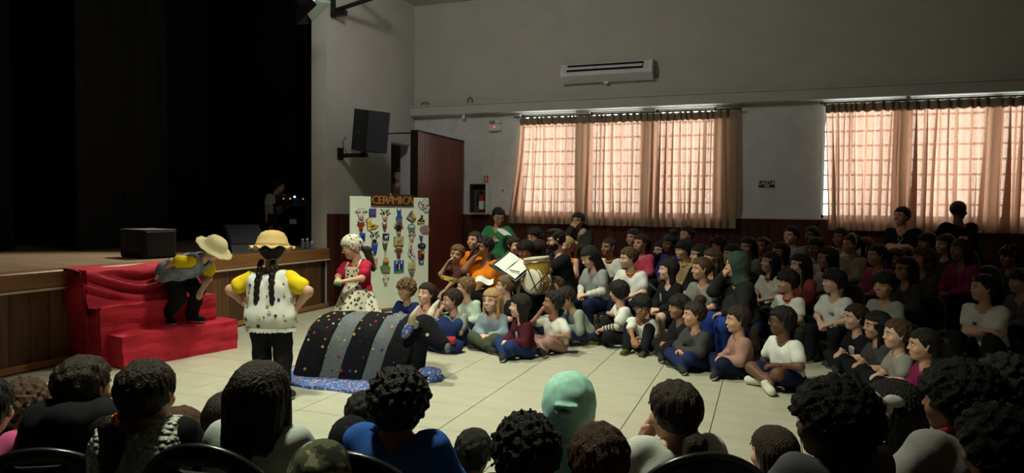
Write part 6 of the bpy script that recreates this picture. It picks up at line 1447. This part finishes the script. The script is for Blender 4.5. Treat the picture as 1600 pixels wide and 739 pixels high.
rp.color_ramp.elements[0].color = (0.03, 0.035, 0.02, 1); rp.color_ramp.elements[1].position = 0.45; rp.color_ramp.elements[1].color = (0.11, 0.12, 0.055, 1); e = rp.color_ramp.elements.new(0.57); e.color = (0.34, 0.32, 0.20, 1)
nt.links.new(tc.outputs['Object'], nz.inputs['Vector']); nt.links.new(nz.outputs['Fac'], rp.inputs[0]); nt.links.new(rp.outputs[0], nt.nodes['Principled BSDF'].inputs['Base Color'])
person('child wearing a green camouflage hood at the bottom edge', 503, 746, 1.95, 'chair', h=1.15, hh=0.185, to=(-2, 6), hr=None, hood='hood', hoodm=cm_, sk='b', top=(0.08, 0.09, 0.05), topm=cm_, sleeve='long', legs=BK, **G)
person('child in dark knit cap left of the boy in blue', 549, 692, 2.6, 'chair', h=1.05, hh=0.18, to=(-2, 6), hr=('short', 'k'), hood='beanie', hoodm=fab((0.010, 0.010, 0.011)), sk='c', top=BK, sleeve='long', legs=BK, **G)
person('small dark-haired child behind the dark knit cap', 570, 648, 3.2, 'cross', h=1.15, hh=0.20, to=(-2, 6), hr=('short', 'k'), sk='c', top=BK, sleeve='long', legs=BK, **G)
person('boy with short black curls in bright blue top', 626, 632, 2.3, 'chair', h=1.25, hh=0.205, to=(-1.5, 6), look=(-1.0, 6), hr=('curly', 'k'), sk='c', top=(0.03, 0.10, 0.38), sleeve='long', legs=BK, chair=('boy in bright blue top', 0.385), **G)
person('small boy with cropped hair sitting on the floor at the bottom centre', 741, 708, 2.85, 'cross', h=1.05, hh=0.185, to=(-1.3, 6), hr=('short', 'k'), sk='c', top=(0.05, 0.05, 0.055), legs=BK, **G)
person('child with dense round black hair at the bottom centre', 823, 712, 1.95, 'chair', h=1.15, hh=0.195, to=(-1.5, 6), hr=('curly', 'k'), sk='d', top=BK, sleeve='long', legs=BK, **G)
person('child wearing a mint green hood', 890, 632, 2.6, 'chair', h=1.2, hh=0.215, to=(-1.4, 6.4), hr=None, hood='hoodpeak', hoodm=fab((0.38, 0.70, 0.57)), sk='b', top=(0.38, 0.70, 0.57), sleeve='long', legs=BK, chair=('child in the mint green hood', 0.28), **G)
person('child with tousled auburn brown hair at the bottom edge', 936, 722, 1.95, 'chair', h=1.15, hh=0.19, to=(-1.2, 6), hr=('mop', 'b'), sk='a', top=(0.04, 0.035, 0.035), legs=BK, **G)
person('girl in white top with dark hair, hand at her mouth, lower centre right', 1052, 645, 2.4, 'chair', h=1.2, hh=0.205, to=(-1.4, 5), look=(-3.6, 5), arms=('mouth', 'lap'), hr=('lowpony', 'd'), sk='b', top=(0.60, 0.62, 0.56), legs=BK, chair=('girl in white with hand at mouth', 0.375), lod=0.0125, fit=0.86, neck=0.25)
person('small girl with straight dark hair low beside the big curly hair', 1207, 708, 2.6, 'cross', h=1.15, hh=0.19, to=(-1.2, 5), look=(-2.6, 5), hr=('bob', 'd'), sk='b', top=(0.04, 0.04, 0.04), legs=BK, lod=0.0125, fit=0.86, neck=0.25)
person('child with big dark curls in grey top at lower right, turned left', 1296, 662, 1.9, 'chair', h=1.2, hh=0.20, to=(-1.6, 4.6), look=(-4.0, 4.4), hr=('afro', 'k'), sk='d', top=(0.14, 0.14, 0.15), sleeve='long', legs=BK, chair='child with big dark curls', lod=0.0125, fit=0.86, neck=0.25)
bwp = person('girl with dark hair and white bow at lower right', 1392, 646, 2.3, 'chair', h=1.2, hh=0.205, to=(-1.4, 4.6), look=(-3, 5), hr=('long', 'k'), sk='b', top=(0.02, 0.02, 0.02), sleeve='long', legs=BK, **G)
b = MB()
for q in (-1, 1): b.ball((q * 0.16, 0, 0.03), (0.15, 0.06, 0.10), 12).ball((q * 0.10, 0, -0.13), (0.06, 0.035, 0.14), 10)
b.ball((0, -0.02, 0), (0.06, 0.06, 0.06), 8)
b.build('bow', fab((0.62, 0.60, 0.55)), bwp['root'], smooth=True, matrix=bwp['HM'] @ Matrix.Translation((-0.46, -0.10, 0.30)) @ Matrix.Rotation(R(-80), 4, 'Z'))
person('child with bushy dark hair in grey-white top near the right edge', 1493, 628, 2.1, 'chair', h=1.25, hh=0.20, to=(-1.0, 4.6), look=(-3, 4.6), hr=('afro', 'k'), sk='c', top=(0.36, 0.35, 0.33), legs=BK, chair='child with bushy hair in grey-white top', collar=(0.3, 0.03, 0.04), **G)
person('child with dark bushy hair at the right edge, the higher one', 1572, 606, 2.6, 'chair', h=1.25, hh=0.21, to=(-1.0, 5), hr=('curly', 'k'), sk='c', top=(0.02, 0.02, 0.02), sleeve='long', legs=BK, chair='higher child at the right edge', **G)
person('child with dark hair in the bottom right corner', 1560, 705, 1.8, 'chair', h=1.2, hh=0.20, to=(-1.0, 5), hr=('curly', 'k'), sk='c', top=(0.02, 0.02, 0.02), sleeve='long', legs=BK, chair='child in the bottom right corner', **G)

# ================================================================== chairs
m_vin = mat('black_vinyl', (0.008, 0.008, 0.009), 0.55, 0.1, 90, 0.2, 160); m_tubek = mat('black_tube', (0.012, 0.012, 0.013), 0.28, spec=0.6)
def make_chair():
    f = Field((-0.26, -0.06, 0.0), (0.26, 0.06, 0.50), 0.0125)
    f.ell((0, 0, 0.24), (0.235, 0.05, 0.255), 0.01)
    f.cap((-0.075, 0, 0.415), (0.075, 0, 0.415), 0.018, 0.018, 0.008, True)
    for z in (0.0, ): f.keep((0, 0, 0.01), (0, 0, -1))
    f.keep((0, 0.018, 0), (0, 1, 0)); f.keep((0, -0.018, 0), (0, -1, 0))
    V, Q = f.out(); V[:, 1] += 0.55 * V[:, 0] ** 2 - 0.10 * (V[:, 2])
    back_ = mesh('backrest', V, Q, m_vin, True)
    def bp(x, z): return (x, 0.55 * x * x - 0.10 * z, z)
    pts = [bp(0.232 * math.cos(t), 0.24 + 0.252 * math.sin(t)) for t in [R(-70) + R(320) * k / 40 for k in range(41)]]
    rim = MB().tube(pts, 0.013, 8).mesh('back_rim', m_tubek, True)
    sl_ = MB().tube([bp(0.085 * math.cos(t), 0.415 + 0.024 * math.sin(t)) for t in [2 * math.pi * k / 24 for k in range(25)]], 0.006, 6, cap=False).mesh('handle_rim', m_tubek, True)
    f = Field((-0.25, -0.25, -0.05), (0.25, 0.25, 0.05), 0.0125); f.ell((0, 0, 0), (0.225, 0.215, 0.06), 0.01); f.keep((0, 0, 0.030), (0, 0, 1)); f.keep((0, 0, -0.015), (0, 0, -1))
    seat = mesh('seat', *f.out(), m_vin, True)
    return back_, rim, sl_, seat
CB = make_chair()
LEG = {}
for sx in (-1, 1):
    LEG[(sx, 1)] = MB().tube([(sx * 0.17, 0.13, 0.40), (sx * 0.19, 0.20, 0.2), (sx * 0.20, 0.24, 0.0)], 0.011, 8).mesh('leg', m_tubek, True)
    LEG[(sx, -1)] = MB().tube([(sx * 0.17, -0.13, 0.40), (sx * 0.19, -0.20, 0.2), (sx * 0.20, -0.25, 0.0)], 0.011, 8).mesh('leg', m_tubek, True)
    LEG[(sx, 0)] = MB().tube([(sx * 0.19, -0.13, 0.40), (sx * 0.20, -0.22, 0.44), (sx * 0.20, -0.262, 0.52)], 0.011, 8).mesh('back_support', m_tubek, True)
def chair(loc, ang, seat_top, label, front=False):
    k = max(0.2, min(1.3, seat_top / 0.43))
    o = empty('chair', (loc[0], loc[1], 0), ang); o.scale = (1, 1, k)
    tag(o, label, 'chair', 'black round-backed chairs')
    put('seat', CB[3], o, (0, 0, 0.40)); bk = put('backrest', CB[0], o, (0, -0.235, 0.39)); put('back_rim', CB[1], o, (0, -0.235, 0.39))
    put('handle_rim', CB[2], bk)
    for (sx, sy), me in LEG.items(): put('leg' if sy else 'back_support', me, o)
    return o
def clip16(s): return ' '.join(s.split()[:16])
for (loc, ang, st_, nm) in CHAIRS: chair(loc, ang, st_, clip16('black round-backed chair under the ' + nm))
# ================================================================== instruments and hand-held things
def wpt(info, p): return (Matrix.Translation(Vector(info['loc'])) @ Matrix.Rotation(info['ang'], 4, 'Z')) @ Vector(np.asarray(p, float))
def wang(info, p, deg=0): return m4(np.array(Matrix.Rotation(info['ang'] + R(deg), 3, 'Z')), wpt(info, p))
m_sheet = mat('paper', (0.72, 0.75, 0.70), 0.8)
# tambourine
tp_ = at(703, 436, 8.45)
tam = tag(empty('tambourine', tp_), 'yellow tambourine held by the child with light hair', 'tambourine')
TQ = Matrix.Rotation(R(12), 4, 'Y') @ Matrix.Rotation(R(-10), 4, 'X')
MB().lathe([(0.105, -0.025), (0.112, -0.025), (0.112, 0.025), (0.105, 0.025), (0.105, -0.025)], 28, 0, TQ).build('hoop', mat('yellow_wood', (0.55, 0.40, 0.10), 0.5), tam, smooth=False)
MB().lathe([(0.104, -0.022), (0.104, -0.018)], 28, 0, TQ).build('skin', mat('drum_skin', (0.20, 0.15, 0.09), 0.6), tam)
for k in range(6):
    a = 2 * math.pi * k / 6
    MB().lathe([(0.02, -0.004), (0.022, 0), (0.02, 0.004)], 10, 0, TQ @ Matrix.Translation((0.115 * math.cos(a), 0.115 * math.sin(a), 0)) @ Matrix.Rotation(R(0), 4, 'X')).build('jingle', m_chrome, tam)
# microphone
mp_ = wpt(ow, ow['wri'][1] + ow['fch'] * 0.03 + np.array([0, 0, 0.05]))
mic = tag(empty('microphone', mp_), 'black microphone in the raised hand of the woman in orange', 'microphone')
MQ = Matrix.Rotation(R(38), 4, 'Y')
MB().lathe([(0.010, -0.13), (0.013, -0.12), (0.016, 0.05), (0.02, 0.06)], 14, 0, MQ).build('handle', m_dark, mic, smooth=True)
MB().ball((0, 0, 0.085), 0.027, 14, 0, MQ).build('grille', mat('mic_grille', (0.05, 0.05, 0.05), 0.4, metal=0.6), mic, smooth=True)
def sheet(name, M, w_, h_, label, curl=0.02, folds=1, th=0.002):
    V = []; F = []; n = 12
    for i in range(n + 1):
        for j in range(n + 1):
            u, v = i / n - 0.5, j / n - 0.5
            V.append((u * w_, v * h_, curl * math.sin(folds * math.pi * (u + 0.5)) + 0.3 * curl * math.sin(5 * v + 3 * u)))
    for i in range(n):
        for j in range(n): F.append((i * (n + 1) + j, (i + 1) * (n + 1) + j, (i + 1) * (n + 1) + j + 1, i * (n + 1) + j + 1))
    o = len(V); V2 = V + [(v[0], v[1], v[2] - th) for v in V]
    return tag(put(name, mesh(name, V2, F + [tuple(o + k for k in f[::-1]) for f in F], m_sheet, True), matrix=M), label, 'paper')
sheet('sheet_of_paper', m4(np.array((Matrix.Rotation(R(20), 3, 'Z') @ Matrix.Rotation(R(16), 3, 'X'))), at(757, 438, 8.3)), 0.22, 0.17, 'crumpled white paper on the lap of the woman in orange', 0.022, 2)
sheet('sheet_of_paper', m4(np.array((Matrix.Rotation(R(60), 3, 'Z') @ Matrix.Rotation(R(25), 3, 'X'))), at(788, 363, 10.35)), 0.15, 0.21, 'white sheet held by the man in green', 0.012, 1)
# music stand with sheets
sp0 = at(799, 413, 8.05); stf = np.array([sp0[0], sp0[1], 0])
ms = tag(empty('music_stand', stf), 'black music stand carrying white sheets between singer and drummer', 'music stand')
hz0 = sp0[2] - 0.02
MB().tube([(0, 0, 0.06), (0, 0, hz0)], 0.010, 8).build('pole', m_dark, ms)
for k in range(3):
    a = R(30 + 120 * k); MB().tube([(0, 0, 0.20), (0.27 * math.cos(a), 0.27 * math.sin(a), 0.008)], 0.008, 6).build('leg', m_dark, ms)
DQ = Matrix.Translation((0, 0, hz0)) @ Matrix.Rotation(R(-28), 4, 'Z') @ Matrix.Rotation(R(20), 4, 'Y') @ Matrix.Rotation(R(38), 4, 'X')
MB().bbox((-0.24, -0.15, -0.012), (0.24, 0.15, -0.004), 0.003, 0, DQ).bbox((-0.24, -0.155, -0.012), (0.24, -0.145, 0.03), 0.002, 0, DQ).build('desk', m_dark, ms)
SQ = Matrix.Translation(Vector(stf)) @ DQ
sheet('sheet_music', SQ @ Matrix.Translation((-0.09, 0.01, 0.012)), 0.19, 0.25, 'left white music sheet on the music stand', 0.012)
sheet('sheet_music', SQ @ Matrix.Translation((0.11, 0.01, 0.012)), 0.19, 0.25, 'right white music sheet on the music stand', 0.012)
tag(MB().tube([(-0.06, 0, 0), (0.07, 0, 0)], 0.006, 6).build('marker_pen', m_dark, matrix=SQ @ Matrix.Translation((0.13, -0.05, 0.04)) @ Matrix.Rotation(R(20), 4, 'Z')), 'dark pen lying on the right music sheet', 'pen')
# drums
def drum(base, tilt, r0, r1, L, label, body, head, nm='hand_drum'):
    o = tag(empty(nm, base), label, 'drum')
    Q_ = tilt
    MB().lathe([(r0, 0), (r0 * 1.02, 0.03), ((r0 + r1) / 2 * 1.08, L * 0.55), (r1, L - 0.03), (r1, L)], 28, 0, Q_).build('shell', body, o, smooth=True)
    MB().lathe([(r1 * 1.03, L - 0.025), (r1 * 1.05, L - 0.012), (r1 * 1.0, L + 0.004), (r1 * 0.6, L + 0.008)], 28, 0, Q_).build('drum_head', head, o, smooth=True)
    for z, r_ in ((L - 0.05, r1 * 1.05), (0.05, r0 * 1.07)):
        MB().tube([(r_ * math.cos(2 * math.pi * k / 24), r_ * math.sin(2 * math.pi * k / 24), z) for k in range(25)], 0.008, 6, mtx=Q_).build('hoop', m_chrome, o, smooth=True)
    for k in range(8):
        a = 2 * math.pi * k / 8
        MB().tube([(r0 * 1.06 * math.cos(a), r0 * 1.06 * math.sin(a), 0.05), ((r0 + r1) / 2 * 1.11 * math.cos(a + 0.2), (r0 + r1) / 2 * 1.11 * math.sin(a + 0.2), L * 0.55), (r1 * 1.05 * math.cos(a), r1 * 1.05 * math.sin(a), L - 0.05)], 0.005, 5, mtx=Q_).build('rope', mat('drum_rope', (0.35, 0.26, 0.12), 0.8), o)
    return o
m_dy = mat('yellow_drum_shell', (0.52, 0.33, 0.06), 0.5, 0.3, 9); m_dh = mat('pale_drum_head', (0.55, 0.50, 0.40), 0.6, 0.05, 8); m_dw = wood('drum_wood', (0.22, 0.10, 0.03), (0.36, 0.19, 0.07), 'Z', 2)
pb = at(843, 410, 8.0)
drum((pb[0], pb[1], pb[2] - 0.28), Matrix.Rotation(R(-7), 4, 'Y'), 0.12, 0.15, 0.34, 'tall yellow drum before the bearded man', m_dy, m_dh)
pc = at(829, 446, 7.85)
drm = drum(pc + np.array([0.10, 0.22, 0.02]), Matrix.Rotation(R(-25), 4, 'Z') @ Matrix.Rotation(R(84), 4, 'X'), 0.125, 0.135, 0.24, 'wooden drum lying on its side with pale head facing the floor group', m_dw, m_dh)
for q in (-1, 1):
    tag(MB().tube([(0, 0, -0.15), (0, 0, 0.15)], [0.006, 0.008], 6).build('drumstick', m_dark, matrix=Matrix.Translation(Vector(at(838 + q * 5, 440, 7.6))) @ Matrix.Rotation(R(q * 35 + 10), 4, 'Y')), 'dark drumstick crossing the pale drum head, ' + ('right one' if q > 0 else 'left one'), 'drumstick')
# phone
ph_ = wpt(sw, sw['wri'][-1] + sw['fch'] * 0.075 + np.array([0, 0, 0.03]))
pho = tag(empty('phone', ph_, sw['ang']), 'red phone held by the woman in the striped sweater', 'phone')
MB().bbox((-0.04, -0.006, -0.075), (0.04, 0.006, 0.075), 0.004).build('case', mat('phone_red', (0.30, 0.01, 0.03), 0.4), pho)
MB().bbox((-0.03, 0.006, 0.03), (-0.005, 0.009, 0.065), 0.001).build('camera_bump', m_dark, pho)
# navy jacket bundle before the boy with chin on hand
jp = at(690, 520, 7.25)
f = Field((-0.3, -0.3, 0), (0.3, 0.3, 0.5), 0.016); f.ell((0, 0, 0.15), (0.18, 0.16, 0.20), 0.03); f.ell((0.12, -0.04, 0.06), (0.14, 0.14, 0.10), 0.03); f.ripple(0.02, 26, 22, 24, 0.7); f.keep((0, 0, 0.004), (0, 0, -1))
jk = tag(empty('folded_jacket', (jp[0], jp[1], 0)), 'bundled navy jacket on the floor at the boy with chin on hand', 'jacket')
put('bundle', mesh('bundle', *f.out(), fab((0.012, 0.022, 0.085)), True), jk)
MB().tube([(-0.04, -0.16, 0.17), (0.10, -0.17, 0.14), (0.22, -0.13, 0.15)], [0.04, 0.045, 0.04], 10).build('red_sleeve', fab((0.42, 0.04, 0.06)), jk, smooth=True)
